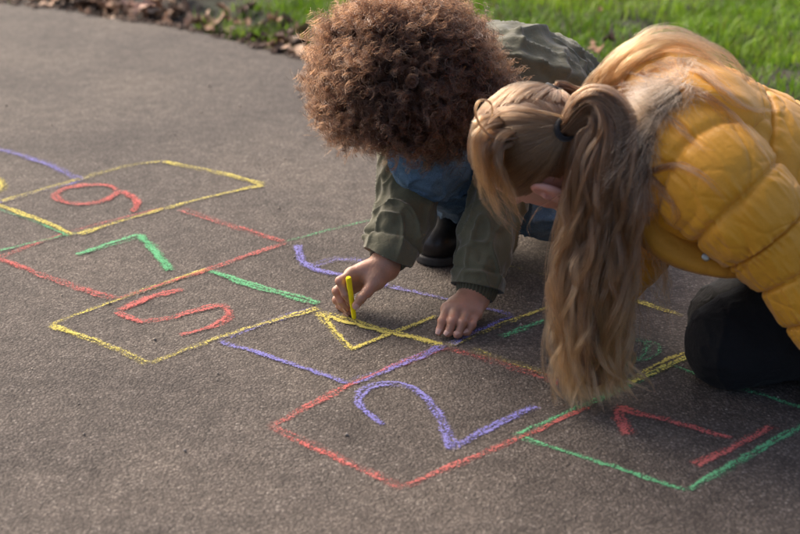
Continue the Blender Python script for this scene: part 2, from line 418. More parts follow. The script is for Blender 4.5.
def ground_z(X, Y):
    d = Y - y_edge(X); p = np.stack([X, Y, 0 * X], -1)
    t = np.clip((d - .10) / .30, 0, 1); t = t * t * (3 - 2 * t)
    z = -.028 + .045 * t + np.clip(d, 0, .3) / .3 * (.016 * vnoise(p, 6, 11) + .008 * vnoise(p, 17, 12) + .005 * vnoise(p, 45, 13))
    return np.where(d < -.02, -.05, z)
gx = np.unique(np.concatenate([np.linspace(-400, -3, 25), np.linspace(-3, 3, 300), np.linspace(3, 400, 25)]))
gy = np.unique(np.concatenate([np.linspace(-300, 1.5, 12), np.linspace(1.5, 6.5, 330), np.linspace(6.5, 700, 30)]))
GX, GY = np.meshgrid(gx, gy); GZ = ground_z(GX, GY)
a = (np.arange(len(gy) - 1)[:, None] * len(gx) + np.arange(len(gx) - 1)[None]).ravel()
g_o = mesh_obj('ground', np.stack([GX, GY, GZ], -1).reshape(-1, 3), np.stack([a, a + 1, a + 1 + len(gx), a + len(gx)], -1), M_SOIL)
g_o['kind'] = 'structure'

def grass(n, x0, x1, y0, y1, hmin, hmax, wid):
    X = rng.uniform(x0, x1, n); Y = rng.uniform(y0, y1, n)
    d = Y - y_edge(X); P = np.stack([X, Y, 0 * X], 1)
    dens = .50 + .75 * vnoise(P, 3.2, 21) + .5 * vnoise(P, 9, 22) + np.clip((d - .52 + .32 * (X > .2)) * 2.0, -1.4, .45)
    keep = (d > .07) & (rng.uniform(0, 1, n) < dens)
    X, Y, P = X[keep], Y[keep], P[keep]; n = len(X); Z = ground_z(X, Y) - .004
    h = rng.uniform(hmin, hmax, n) * (1 + .35 * vnoise(P, 7, 23)); az = rng.uniform(0, 2 * np.pi, n); lean = rng.uniform(.15, 1.0, n) * h
    w = wid * rng.uniform(.6, 1.3, n); c, s = np.cos(az), np.sin(az); b = np.stack([X, Y, Z], 1)
    side = np.stack([-s, c, 0 * c], 1) * w[:, None]; out = np.stack([c, s, 0 * c], 1) * lean[:, None]; up = np.stack([0 * c, 0 * c, h], 1)
    v0, v1 = b - side, b + side; mid = b + out * .35 + up * .65; v2, v3 = mid + side * .8, mid - side * .8; v4 = b + out + up * .95
    V = np.stack([v0, v1, v2, v3, v4], 1).reshape(-1, 3); k = np.arange(n) * 5
    F = np.concatenate([np.stack([k, k + 1, k + 2], 1), np.stack([k, k + 2, k + 3], 1), np.stack([k + 3, k + 2, k + 4], 1)])
    tint = np.clip(.55 + .35 * vnoise(P, 4, 24) + rng.normal(0, .2, n), 0, 1); tint = np.where(rng.uniform(0, 1, n) < .07, 0, tint)
    return V, F, np.repeat(tint, 5)
gv, gf, gt = grass(230000, -1.9, 2.4, 2.6, 6.4, .018, .055, .0016)
gr = mesh_obj('grass', gv, gf, M_GRASS, attrs={'tint': gt}); gr['kind'] = 'stuff'; gr['label'] = 'short green lawn grass beyond the path edge'

# dead leaves and litter along the edge
LEAFM = [plain_mat('leaf_tan', (.31, .165, .09), .7, .35, 60), plain_mat('leaf_brown', (.09, .048, .028), .75, .4, 60), plain_mat('leaf_pale', (.38, .24, .15), .7, .3, 60)]
def leaf_mesh(seed, length, width, curl):
    n, k = 9, 5; r_ = np.random.default_rng(seed); t = np.linspace(0, 1, n); V = []
    prof = np.sin(np.pi * np.clip(t, .02, .98) ** .85) ** .8
    for i in range(n):
        for j in range(k):
            s = (j - 2) / 2; x = (t[i] - .5) * length; y = s * width * prof[i] * (1 + .2 * r_.normal())
            V.append((x, y, curl * width * (abs(s) ** 1.6) * prof[i] + .10 * length * math.sin(t[i] * 3 + seed) + .004 + .006 * r_.normal()))
    V = np.array(V); V[:, 2] -= V[:, 2].min() - .001
    a = (np.arange(n - 1)[:, None] * k + np.arange(k - 1)[None]).ravel()
    return V, np.stack([a, a + k, a + k + 1, a + 1], -1)
leaf_src = []
for q, (l_, w_, c_) in enumerate([(.055, .016, .8), (.075, .022, .6), (.045, .020, 1.1), (.065, .013, .4)]):
    v, f = leaf_mesh(q, l_, w_, c_)
    for mm in range(3):
        o = mesh_obj('dead_leaf', v, f, LEAFM[mm]); leaf_src.append(o)
lab = ['curled tan dead leaf lying in the litter at the path edge', 'dark brown dead leaf lying in the litter at the path edge', 'pale withered leaf lying in the litter at the path edge']
spots = [(95, 4), (160, 14), (183, 10), (196, 22), (205, 18), (228, 28), (232, 20), (250, 34), (262, 26), (268, 36), (278, 42), (286, 34), (295, 52), (302, 44), (222, 12), (240, 14), (248, 22),
         (272, 24), (150, 3), (170, 5), (258, 44), (290, 26), (300, 34), (212, 26), (75, 2), (120, 2), (281, 50),
         (585, 14), (598, 26), (640, 12), (607, 62), (598, 72), (605, 82), (592, 64), (560, 8), (620, 8), (688, 8)]
for q in range(46):
    X_ = rng.uniform(-1.15, .0) if q < 34 else rng.uniform(.42, 1.1); Y_ = float(y_edge(X_)) + abs(rng.normal(.06, .16)) + .01
    d_ = np.array([X_, Y_, 0]) - CAMP; k_ = d_[1] * CS - d_[2] * SN
    spots.append((400 + FPX * d_[0] / k_, 267 - FPX * (d_[1] * SN + d_[2] * CS) / k_))
used = set()
for q, (px, py) in enumerate(spots):
    k = rng.integers(0, 12); p = gnd(px, py)
    if k in used: o = leaf_src[k].copy(); col.objects.link(o)
    else: o = leaf_src[k]; used.add(k)
    inlawn = py < 90 and px > 540
    o.location = (p[0], p[1], float(ground_z(p[0], p[1])) + (.028 if inlawn else .006)); o.rotation_euler = (rng.normal(0, .25), rng.normal(0, .3), rng.uniform(0, 6.3))
    o.scale = (rng.uniform(.5, .9) if inlawn else rng.uniform(.8, 1.6),) * 3
    if inlawn: tag(o, ['tan', 'dark brown', 'pale'][k % 3] + ' dead leaf lying in the green lawn', 'leaf', 'dead leaves on the lawn')
    else: tag(o, lab[k % 3], 'leaf', 'dead leaves along the path edge')
for k, o in enumerate(leaf_src):
    if k not in used: bpy.data.objects.remove(o)
for (px, py, L_, rz, tx) in ((141, 8, .15, -.15, 'big pinkish tan leaf lying flat on the edge of the path'), (150, 13, .13, -.05, 'long tan leaf tucked under the bigger pinkish one')):
    v, f = leaf_mesh(int(L_ * 100), L_, .022, .5); p = gnd(px, py); z0 = max(float(ground_z(p[0], p[1])), -.02)
    o = mesh_obj('dead_leaf', v, f, plain_mat('leaf_pinkish', (.42, .24, .16), .7, .25, 50)); o.location = (p[0], p[1], z0 + .012); o.rotation_euler = (.1, .1, rz + .9)
    tag(o, tx, 'leaf')
# crumbs of bark and soil: uncountable litter
n = 2600; X = rng.uniform(-1.5, 1.2, n); Y = y_edge(X) + np.abs(rng.normal(.06, .10, n)) - .03
Z = np.maximum(ground_z(X, Y), np.where(Y < y_edge(X), 0, -1)) + .002
S = rng.uniform(.003, .014, n)[:, None, None] * rng.uniform(.4, 1.2, (n, 4, 3)); S[..., 2] *= .6
tet = np.array([[1, 0, 0], [-.6, .9, 0], [-.6, -.9, 0], [0, 0, 1]])
an = rng.uniform(0, 6.3, n); rot = np.stack([np.stack([np.cos(an), -np.sin(an), 0 * an], 1), np.stack([np.sin(an), np.cos(an), 0 * an], 1), np.tile([0, 0, 1.0], (n, 1))], 1)
V = np.einsum('nij,nkj->nki', rot, tet[None] * S) + np.stack([X, Y, Z], 1)[:, None]
k = (np.arange(n) * 4)[:, None, None] + np.array([[0, 1, 3], [1, 2, 3], [2, 0, 3], [0, 2, 1]])[None]
lit = mesh_obj('leaf_litter', V.reshape(-1, 3), k.reshape(-1, 3), LEAFM[1], smooth=False); lit['kind'] = 'stuff'; lit['label'] = 'crumbled brown leaf and bark litter along the path edge'

n = 700; X = rng.uniform(-1.4, 1.2, n); Y = rng.uniform(1.4, 3.9, n); k_ = Y < y_edge(X) - .03; X, Y = X[k_], Y[k_]; n = len(X)
S = (rng.gamma(2.0, .0007, n)[:, None, None] + .0006) * rng.uniform(.5, 1.2, (n, 4, 3)); an = rng.uniform(0, 6.3, n)
rot = np.stack([np.stack([np.cos(an), -np.sin(an), 0 * an], 1), np.stack([np.sin(an), np.cos(an), 0 * an], 1), np.tile([0, 0, 1.0], (n, 1))], 1)
V = np.einsum('nij,nkj->nki', rot, tet[None] * S) + np.stack([X, Y, 0 * X + .0012], 1)[:, None]
k = (np.arange(n) * 4)[:, None, None] + np.array([[0, 1, 3], [1, 2, 3], [2, 0, 3], [0, 2, 1]])[None]
gt0 = mesh_obj('grit', V.reshape(-1, 3), k.reshape(-1, 3), plain_mat('grit_stone', (.26, .22, .18), .85, .6, 25), smooth=False); gt0['kind'] = 'stuff'; gt0['label'] = 'loose grit scattered over the asphalt'

# ------------------------------------------------------------------ chalk drawing
chalk_z = [0.0010]
def strokes(lines):
    """lines: (pixel polyline, width m, passes, coverage).  Lie on the path."""
    Vs, Fs, UV, CV = [], [], [], []; n0 = 0
    for pl, wid, passes, cov in lines:
        wid *= 1.0 + .08 * passes; passes = min(passes, 3)
        g = np.array([gnd(*p)[:2] for p in pl])
        g3 = np.column_stack([g, 0 * g[:, 0]])
        L_ = np.linalg.norm(np.diff(g, axis=0), axis=1).sum(); m = max(6, int(L_ / .006))
        c, s = even(catmull(g3, 300) if len(pl) > 2 else np.linspace(g3[0], g3[-1], 50), m)
        T = np.gradient(c, axis=0); T /= np.linalg.norm(T, axis=1)[:, None] + 1e-12; Nn = np.stack([-T[:, 1], T[:, 0], 0 * T[:, 0]], 1)
        for q in range(passes):
            sd = int(rng.integers(1, 9999)); P1 = np.column_stack([s, 0 * s, 0 * s])
            off = (rng.uniform(-.5, .5) if passes > 1 else 0) * wid * .9 + wid * .35 * vnoise(P1, 9, sd) + wid * .18 * vnoise(P1, 60, sd + 1)
            w = wid * .5 * (1 + .3 * vnoise(P1, 25, sd + 2)); cc = cov * (1 + .42 * vnoise(P1, 10, sd + 3))
            cc = cc * np.clip(np.minimum(s, s[-1] - s) / .012 + .35, 0, 1)
            e0 = int(rng.integers(0, max(1, m // 34))); e1 = m - int(rng.integers(0, max(1, m // 34)))
            A = c + Nn * (off - w)[:, None]; B = c + Nn * (off + w)[:, None]; chalk_z[0] += .000012
            A[:, 2] = B[:, 2] = chalk_z[0] + q * .0001
            A, B, cc = A[e0:e1], B[e0:e1], cc[e0:e1]; mm = len(A)
            Vs.append(np.stack([A, B], 1).reshape(-1, 3)); UV.append(np.stack([np.column_stack([np.arange(mm), 0 * np.arange(mm)]), np.column_stack([np.arange(mm), 0 * np.arange(mm) + 1])], 1).reshape(-1, 2))
            CV.append(np.repeat(cc, 2)); i = n0 + np.arange(mm - 1) * 2; Fs.append(np.stack([i, i + 2, i + 3, i + 1], -1)); n0 += 2 * mm
    return np.vstack(Vs), np.vstack(Fs), np.vstack(UV), np.concatenate(CV)
def chalk(name, color, lines, label, group=None):
    v, f, uv, cv = strokes(lines)
    o = mesh_obj(name, v, f, CH[color], uv=uv, attrs={'cov': cv}, smooth=False)
    tag(o, label, 'chalk drawing', group); return o
W = .0088
chalk('chalk_outline', 'green', [([(516, 437), (600, 463), (687, 491)], W, 3, 1.0), ([(687, 491), (745, 458), (830, 409)], W, 3, 1.0), ([(515, 437), (585, 405), (690, 357)], W, 3, .9), ([(668, 366), (735, 388), (830, 417)], W, 3, 1.0)],
      'green chalk square drawn round the red number one')
chalk('chalk_digit', 'red', [([(614, 409), (626, 436)], W * 1.4, 5, 1.1), ([(614, 408), (680, 424), (733, 438)], W * 1.3, 5, 1.1), ([(693, 466), (735, 446), (772, 426)], W * 1.2, 5, 1.1)],
      'red chalk number one inside the green square')
chalk('chalk_outline', 'red', [([(270, 428), (335, 457), (405, 488)], W * 1.1, 5, .85), ([(405, 488), (515, 440), (590, 407)], W, 4, .85), ([(270, 428), (350, 388), (447, 347)], W * 1.1, 4, .85), ([(447, 348), (500, 362), (565, 384)], W * 1.5, 4, .72)],
      'red chalk square drawn round the blue number two')
chalk('chalk_digit', 'blue', [([(386, 425), (366, 411), (360, 399), (371, 388), (391, 385), (411, 389), (428, 402), (441, 424), (452, 451)], W * 1.05, 5, 1.0), ([(452, 451), (495, 430), (540, 408)], W * 1.15, 5, 1.0)],
      'blue chalk number two with a long straight foot')
chalk('chalk_outline', 'yellow', [([(447, 347), (500, 326), (560, 303)], W, 3, .9), ([(600, 289), (640, 302), (684, 316)], W * 1.1, 3, .85), ([(470, 351), (560, 380)], W * 1.2, 3, .55), ([(625, 384), (690, 354)], W * 1.1, 4, 1.0), ([(480, 258), (545, 275), (605, 290)], W, 2, .6)],
      'yellow chalk square beside the kneeling child with black trousers')
chalk('chalk_digit', 'green', [([(500, 338), (522, 329), (548, 319)], W * 1.3, 4, 1.0), ([(548, 319), (575, 330), (612, 340), (642, 342), (647, 350), (640, 359), (619, 366)], W, 3, .7), ([(642, 342), (658, 346), (656, 356), (640, 363)], W, 2, .65)],
      'green chalk number three behind the hanging blonde pigtail')
chalk('chalk_outline', 'blue', [([(220, 341), (285, 362), (350, 384)], W * 1.1, 4, .9), ([(350, 384), (395, 368), (447, 346)], W * 1.2, 4, .85), ([(447, 346), (480, 330), (512, 316)], W * 1.3, 3, .85), ([(220, 341), (262, 325), (312, 309)], W, 3, .75), ([(390, 287), (420, 294), (460, 303), (512, 316)], W, 3, .85)],
      'blue chalk square drawn round the yellow number four')
chalk('chalk_digit', 'yellow', [([(317, 313), (380, 329), (445, 346)], W * 1.05, 6, 1.25), ([(317, 313), (334, 333), (350, 351)], W * .95, 4, 1.05), ([(350, 351), (385, 336), (437, 317)], W * .95, 4, 1.05)],
      'yellow chalk number four being drawn under the crouching child’s hands'.replace('’', "'"))
chalk('chalk_outline', 'yellow', [([(50, 326), (100, 343), (150, 364)], W * 1.2, 4, .95), ([(150, 364), (225, 336), (318, 308)], W * 1.1, 3, .8), ([(50, 326), (115, 301), (210, 270)], W, 3, .8)],
      'yellow chalk square drawn round the red number five')
chalk('chalk_line', 'green', [([(208, 272), (260, 288), (317, 306)], W * 1.2, 4, 1.0)], 'green chalk line closing the square of the number five')
chalk('chalk_line', 'green', [([(285, 243), (330, 231), (372, 221)], W, 2, .75)], 'faint green chalk line running to the olive sleeve')
chalk('chalk_digit', 'red', [([(183, 290), (150, 299), (119, 312)], W * 1.4, 4, .95), ([(118, 312), (146, 323)], W * 1.25, 4, .95), ([(143, 322), (166, 319), (205, 308), (222, 306), (232, 312), (229, 321), (212, 329), (180, 337)], W * 1.2, 4, .9)],
      'red chalk number five inside its yellow square')
chalk('chalk_outline', 'red', [([(-20, 253), (0, 260), (55, 281), (115, 300)], W * 1.2, 4, .85), ([(-10, 263), (40, 243), (88, 228), (165, 209)], W, 3, .7), ([(115, 300), (200, 272), (285, 243)], W * 1.1, 3, .75), ([(180, 210), (230, 227), (285, 243)], W * 1.2, 4, .85)],
      'red chalk square drawn round the green number seven')
chalk('chalk_digit', 'green', [([(76, 256), (105, 246), (141, 235)], W * 1.4, 4, 1.1), ([(141, 235), (155, 253), (170, 272)], W * 1.6, 5, 1.1)],
      'green chalk number seven inside its red square')
chalk('chalk_outline', 'yellow', [([(-10, 202), (30, 216), (75, 236)], W * 1.1, 3, .9), ([(75, 236), (165, 209), (264, 185)], W * 1.1, 3, .9), ([(163, 162), (215, 173), (264, 185)], W * 1.1, 4, 1.0), ([(163, 162), (120, 169), (0, 203)], W, 3, .75)],
      'yellow chalk square drawn round the red number nine')
chalk('chalk_digit', 'red', [([(120, 191), (112, 186), (90, 185), (65, 189), (54, 196), (64, 204), (88, 205), (108, 200), (120, 193), (132, 198), (137, 206), (132, 214)], W * 1.5, 4, .95)],
      'red chalk number nine with a flat loop')
chalk('chalk_line', 'blue', [([(-20, 146), (30, 160), (82, 181)], W * 1.5, 4, .9), ([(82, 181), (40, 192), (-10, 206)], W, 2, .7)],
      'faint blue chalk line above the number nine square')
chalk('chalk_line', 'green', [([(-15, 256), (30, 245), (80, 234)], W, 2, .75)], 'thin green chalk line between the squares of nine and seven')
chalk('chalk_line', 'green', [([(-10, 207), (40, 224), (72, 237)], W, 2, .7)], 'thin green chalk line along the yellow edge of the number nine square')
chalk('chalk_digit', 'yellow', [([(-20, 178), (-4, 179), (4, 187), (-6, 194), (-25, 196)], W * 1.3, 3, 1.0)], 'yellow chalk loop left of the number nine square')
chalk('chalk_digit', 'blue', [([(297, 246), (300, 258), (312, 268), (338, 276), (390, 287)], W * 1.4, 4, .9), ([(308, 270), (335, 260), (368, 261)], W * 1.4, 3, .8)],
      'blue chalk number six behind the hand holding the chalk')

# ------------------------------------------------------------------ people: shared builders
def head_prims(c, f, u, l, s=1.0, neck=None):
    M = np.array([l, f, u]); P = lambda a, b, d: c + s * (l * a + f * b + u * d)
    pr = [ell_(P(0, -.005, .005), M, s * np.array([.069, .088, .078]), .01), ell_(P(0, .030, -.055), M, s * np.array([.053, .058, .066]), .03),
          caps_(P(-.012, .072, -.108), P(.012, .072, -.108), s * .018, s * .018, .02), caps_(P(0, .086, -.018), P(0, .101, -.050), s * .008, s * .0115, .012),
          ell_(P(.012, .092, -.054), M, s * np.array([.008, .009, .007]), .006), ell_(P(-.012, .092, -.054), M, s * np.array([.008, .009, .007]), .006),
          caps_(P(-.018, .083, -.079), P(.018, .083, -.079), s * .006, s * .006, .008), caps_(P(-.014, .082, -.087), P(.014, .082, -.087), s * .007, s * .007, .008),
          cut_(P(.031, .094, -.022), M, s * np.array([.016, .014, .010]), .012), cut_(P(-.031, .094, -.022), M, s * np.array([.016, .014, .010]), .012),
          ell_(P(.031, .074, -.022), M, s * np.array([.014, .012, .012]), .004), ell_(P(-.031, .074, -.022), M, s * np.array([.014, .012, .012]), .004)]
    for q in (1, -1):
        pr += [ell_(P(q * .075, -.006, -.030), np.array([unit(l * q - f * -.35), unit(f + l * q * -.35), u]), s * np.array([.008, .019, .031]), .006),
               cut_(P(q * .0825, -.001, -.026), M, s * np.array([.008, .011, .020]), .004), caps_(P(q * .077, .006, -.036), P(q * .078, .004, -.028), s * .0035, s * .003, .004), ell_(P(q * .073, .004, -.054), M, s * np.array([.006, .008, .009]), .006)]
    if neck is not None: pr.append(caps_(P(0, -.018, -.060), neck, s * .048, s * .052, .03))
    return pr, P

def hand_mesh(wrist, fingers, thumb, palm_r=.0125, fr=.0068, forearm=None, vox=.0011):
    """fingers: list of 4 joint lists [mcp,pip,dip,tip]; thumb [cmc,mcp,ip,tip]"""
    pr = []
    mc = np.mean([f[0] for f in fingers], 0)
    for q, f in enumerate(fingers):
        w0 = wrist + (f[0] - mc) * .45
        pr.append(caps_(w0, f[0], palm_r * 1.05, palm_r * .82, .012))
    for q in range(3): pr.append(caps_((fingers[q][0] + fingers[q + 1][0]) / 2, wrist, palm_r * .8, palm_r, .012))
    pr.append(caps_(wrist, thumb[0], palm_r * 1.2, palm_r * 1.05, .012)); pr.append(caps_(thumb[0], thumb[1], palm_r * 1.05, fr * 1.35, .012))
    pr.append(caps_(thumb[0], (fingers[0][0] * .6 + wrist * .4), palm_r * .9, palm_r * .7, .016))
    pr.append(caps_(thumb[1], thumb[2], fr * 1.2, fr * 1.12, .004)); pr.append(caps_(thumb[2], thumb[3], fr * 1.16, fr * .95, .003))
    sc = (1.0, 1.05, 1.0, .87)
    for q, f in enumerate(fingers):
        r = fr * sc[q]
        pr.append(caps_(f[0], f[1], r * 1.22, r * 1.06, .005)); pr.append(caps_(f[1], f[1], r * 1.14, r * 1.14, .003))
        pr.append(caps_(f[1], f[2], r * 1.04, r * .95, .002)); pr.append(caps_(f[2], f[3], r * .97, r * .80, .002))
    if forearm is not None: pr.append(caps_(wrist, forearm, .021, .026, .02))
    return sdf_mesh(pr, vox)

def nail(pos, tipdir, nor, w=.0042):
    tipdir = unit(tipdir); nor = unit(np.asarray(nor) - tipdir * np.dot(nor, tipdir)); sd = np.cross(tipdir, nor); V = []
    for i in np.linspace(-1, 1, 6):
        for j in np.linspace(-1, 1, 6):
            k = math.sqrt(max(0, 1 - max(0, i) ** 2 * .35)); V.append(pos + tipdir * i * w * 1.15 + sd * j * w * k + nor * (.0012 * (1 - j * j) - .0004 * i * i))
    a = (np.arange(5)[:, None] * 6 + np.arange(5)[None]).ravel(); f = np.stack([a, a + 1, a + 7, a + 6], -1)
    return np.array(V), f

M_SKB = skin_mat('skin_tan', (.32, .172, .108), (.43, .215, .14)); M_SKG = skin_mat('skin_fair', (.55, .33, .25), (.62, .34, .27))
M_NAIL = plain_mat('fingernail', (.50, .29, .225), .35, .1, 80)
M_EYE = plain_mat('eye_white', (.7, .68, .65), .2, .05, 30)
M_OLIVE = fabric_mat('olive_cotton', (.094, .090, .052), .22, 1100, .55, .85, .25)
M_RIB = fabric_mat('olive_rib_knit', (.070, .063, .034), .15, 1500, .4, .9, .3)
M_DENIM = denim_mat()
M_BOOT = plain_mat('black_leather', (.014, .013, .013), .38, .3, 120, .0006, .5)
M_SOLE = plain_mat('dark_rubber', (.035, .033, .032), .7, .3, 90, .0006, .3)
M_YEL = fabric_mat('mustard_nylon', (.60, .268, .015), .08, 1400, .35, .45, .15, 9.0, .0007)
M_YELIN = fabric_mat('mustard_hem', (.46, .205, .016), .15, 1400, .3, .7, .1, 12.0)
M_BLACK = fabric_mat('black_jersey', (.0048, .0048, .0058), .3, 1300, .4, .85, .03, 10.0, .0012)
M_STEEL = plain_mat('brushed_metal', (.30, .27, .22), .35, .1, 100, 0, .5, 1.0)
M_AFRO = hair_mat('dark_curly_hair', (.0055, .0026, .0016), (.040, .0158, .0068), .3, .45, .6, .55)
M_AFROC = plain_mat('dark_curly_hair_core', (.03, .016, .010), .95, .4, 120, .003, .1)
M_BLOND = hair_mat('light_brown_hair', (.068, .0355, .0195), (.25, .134, .056), .32, .32, .38, .6)
M_BLONDC = plain_mat('light_brown_hair_core', (.16, .09, .05), .8, .3, 160, .001, .2)
M_FUR = hair_mat('grey_beige_fur', (.13, .095, .066), (.42, .325, .24), .5, .4, .5)
M_FURC = plain_mat('fur_backing', (.12, .09, .07), .95, .3, 90, .002, .1)
M_TIE = fabric_mat('dark_elastic', (.012, .012, .014), .2, 900, .3, .8)

def bundle(ctrl, ncl, per, K=22, wave=.004, flat=.6, spread=.0035, seed=0, endspread=1.0, floor=.003, up=(0, 0, 1), lenvar=.12):
    """ctrl rows x y z r : strands gathered into locks around a curve"""
    r_ = np.random.default_rng(seed); c, s = even(catmull(ctrl, 300), K); T, A, B = frames(c[:, :3], up)
    out = []; t = np.linspace(0, 1, K)
    for q in range(ncl):
        an = r_.uniform(0, 2 * np.pi); ra = math.sqrt(r_.uniform(0, 1)); a0, b0 = math.cos(an) * ra, math.sin(an) * ra
        ph1, ph2, f1, f2 = r_.uniform(0, 6.3), r_.uniform(0, 6.3), r_.uniform(1.5, 5.0), r_.uniform(1.5, 5.0)
        wv = wave * r_.uniform(.3, 1.5); drift = r_.normal(0, .18); lf = r_.uniform(1 - lenvar * 1.5, 1.0)
        ca = (a0 + drift * t) * c[:, 3] + wv * np.sin(ph1 + f1 * 6.28 * t) * np.sqrt(t); cb = (b0 + drift * t) * c[:, 3] * flat + wv * np.cos(ph2 + f2 * 6.28 * t) * np.sqrt(t)
        for k in range(per):
            sp = spread * (.35 + .9 * t ** 1.2 * endspread) * (1 - .8 * np.clip((t - .7) / .3, 0, 1))
            oa, ob = r_.normal(), r_.normal(); fr = spread * .35 * np.sin(r_.uniform(0, 6.3) + 6.28 * r_.uniform(1, 4) * t)
            P = c[:, :3] + B * (ca + oa * sp + fr)[:, None] + A * (cb + ob * sp)[:, None]
            l = lf * r_.uniform(1 - lenvar, 1.0); tt = t * l
            P = np.stack([np.interp(tt, t, P[:, d]) for d in range(3)], 1); out.append(P)
    o = np.array(out); o[..., 2] = np.maximum(o[..., 2], floor + .006 * np.abs(r_.normal(size=len(o)))[:, None]); return o

# ------------------------------------------------------------------ person with curly hair and olive jacket
boy = empty('person', gnd(500, 235)); bb = np.array(boy.location)
tag(boy, 'child with big curly brown hair crouching in an olive jacket and drawing with yellow chalk', 'person')
HC = at(412, 88, 2.44); bf = unit([-.25, -.30, -.92]); bu = np.array([-.1, -.9, .3]); bu = unit(bu - bf * (bu @ bf)); bl = np.cross(bu, bf)
R_SH, L_SH = at(440, 85, 2.60), at(548, 74, 2.69); R_EL, L_EL = at(412, 165, 2.50), at(506, 165, 2.47)
R_WR, L_WR = at(385, 266, 2.362), at(473.5, 303, 2.335); R_WR[2] = max(R_WR[2], .06); L_WR[2] = .034
CHEST, HIP = at(497, 90, 2.66), at(575, 150, 2.86); NECK = at(462, 82, 2.57)
R_HIP, L_HIP = at(545, 158, 2.80), at(605, 152, 2.90); R_KN, L_KN = at(427, 158, 2.43), at(546, 203, 2.50); R_AN, L_AN = at(464, 208, 2.66), at(610, 215, 2.80)
hp, HP = head_prims(HC, bf, bu, bl, .97, NECK)
body = sdf_mesh(hp, .0028)
limb = sdf_mesh([caps_(NECK, CHEST, .06, .10, .04), caps_(CHEST, HIP, .10, .105, .04), caps_(R_SH, CHEST, .04, .06, .04), caps_(L_SH, CHEST, .04, .06, .04),
                 caps_(R_SH, R_EL, .037, .03, .02), caps_(R_EL, R_WR, .03, .021, .02), caps_(L_SH, L_EL, .037, .03, .02), caps_(L_EL, L_WR, .03, .021, .02),
                 caps_(R_HIP, R_KN, .06, .038, .02), caps_(L_HIP, L_KN, .06, .038, .02), caps_(R_KN, R_AN, .034, .026, .01), caps_(L_KN, L_AN, .034, .026, .01),
                 caps_(NECK, HC - bu * .05, .045, .045, .03)], .005)
def J(lst): return [at(*p) for p in lst]
# hand with the chalk stick
rh_f = [J([(352, 273.5, 2.335), (340, 281, 2.318), (345, 294, 2.312), (350.5, 302, 2.318)]),
        J([(350, 278, 2.348), (337, 291, 2.334), (341, 301, 2.330), (347, 308, 2.330)]),
        J([(350, 283, 2.362), (337, 300, 2.348), (342, 307, 2.340), (348, 313, 2.336)]),
        J([(352, 288, 2.376), (340, 306, 2.362), (346, 312, 2.352), (351, 315, 2.345)])]
rh_t = J([(376, 279, 2.335), (367, 292, 2.312), (361.5, 298, 2.300), (356, 305.5, 2.300)])
# hand resting on the path
lh_f = [J([(447, 309, 2.285), (442.5, 321, 2.258), (440, 330, 2.252), (439, 335, 2.250)]),
        J([(457, 308, 2.283), (452.5, 321, 2.252), (449, 332, 2.246), (447.5, 337.5, 2.245)]),
        J([(467, 311, 2.283), (462.5, 323, 2.250), (458.5, 334, 2.242), (456.5, 339.5, 2.240)]),
        J([(476, 314, 2.285), (472, 325, 2.255), (467.5, 332, 2.249), (465, 336, 2.248)])]
lh_t = J([(462, 308, 2.32), (446, 318, 2.29), (446, 328, 2.27), (450, 334, 2.262)])
for f in lh_f + [lh_t]:
    for p in f: p[2] = max(p[2], .0095)
handR = hand_mesh(R_WR, rh_f, rh_t, forearm=R_WR * .4 + R_EL * .6)
handL = hand_mesh(L_WR, lh_f, lh_t, forearm=L_WR * .4 + L_EL * .6)
def blush(V, pts, r=.008):
    o = np.zeros(len(V))
    for p in pts: o = np.maximum(o, np.exp(-(np.linalg.norm(V - p, axis=1) / r) ** 2))
    return o
bv, bq = join([body, limb, handR, handL])
bodyo = mesh_obj('body', bv, bq, M_SKB, boy, bb, attrs={'blush': blush(bv, [p for f in rh_f + lh_f + [rh_t, lh_t] for p in (f[0], f[1], f[3])], .009)})
def nails(fs, parent, base, back, lift=.0062):
    for f in fs:
        d = unit(f[3] - f[2]); n_ = unit(np.asarray(back) - d * np.dot(back, d))
        v, q = nail(f[3] - d * .0005 + n_ * lift, d, n_); mesh_obj('fingernail', v, q, M_NAIL, parent, base)
nails(lh_f, bodyo, bb, np.array([-.1, -.5, .85])); nails(rh_f[:3], bodyo, bb, np.array([-.9, -.3, .2]), .006); nails([rh_t], bodyo, bb, np.array([.3, -.9, .4]), .0068)
def eyes(HPf, parent, base, f, s):
    for q in (1, -1):
        v, qd = sdf_mesh([ell_(HPf(q * .031, .0742, -.022), I3, np.array([.0105] * 3) * s, .001)], .0015); mesh_obj('eye', v, qd, M_EYE, parent, base)
eyes(HP, bodyo, bb, bf, .97)

# jacket
def folds(amp, seed, fs=26, diag=.5, fine=.35):
    def d(S, PH, P, L):
        Q = np.stack([S * fs + diag * 2 * np.cos(PH), np.cos(PH) * 1.7, np.sin(PH) * 1.7], -1)
        o = amp * (ridged(Q, 1.0, seed, 3.2) - .3) + amp * .6 * (ridged(P, 17, seed + 1, 3.0) - .3) + amp * fine * vnoise(P, 45, seed + 2)
        return o
    return d
def rows(*r): return np.array([np.concatenate([p, [a, b]]) for p, a, b in r])
jk = folds(.012, 31, 13, 1.4, .4)
def torso_disp(S, PH, P, L): return jk(S, PH, P, L) + .006 * vnoise(P, 9, 5)
tv = sweep(rows((at(452, 92, 2.57), .062, .07), (at(470, 88, 2.60), .095, .115), (at(500, 88, 2.66), .122, .145), (at(535, 108, 2.74), .128, .145), (at(572, 140, 2.84), .122, .145), (at(596, 165, 2.90), .11, .14)), 170, 150, torso_disp, capr=.02)
jacket = mesh_obj('jacket', *tv, M_OLIVE, boy, bb); jacket['label'] = 'olive green cotton jacket'
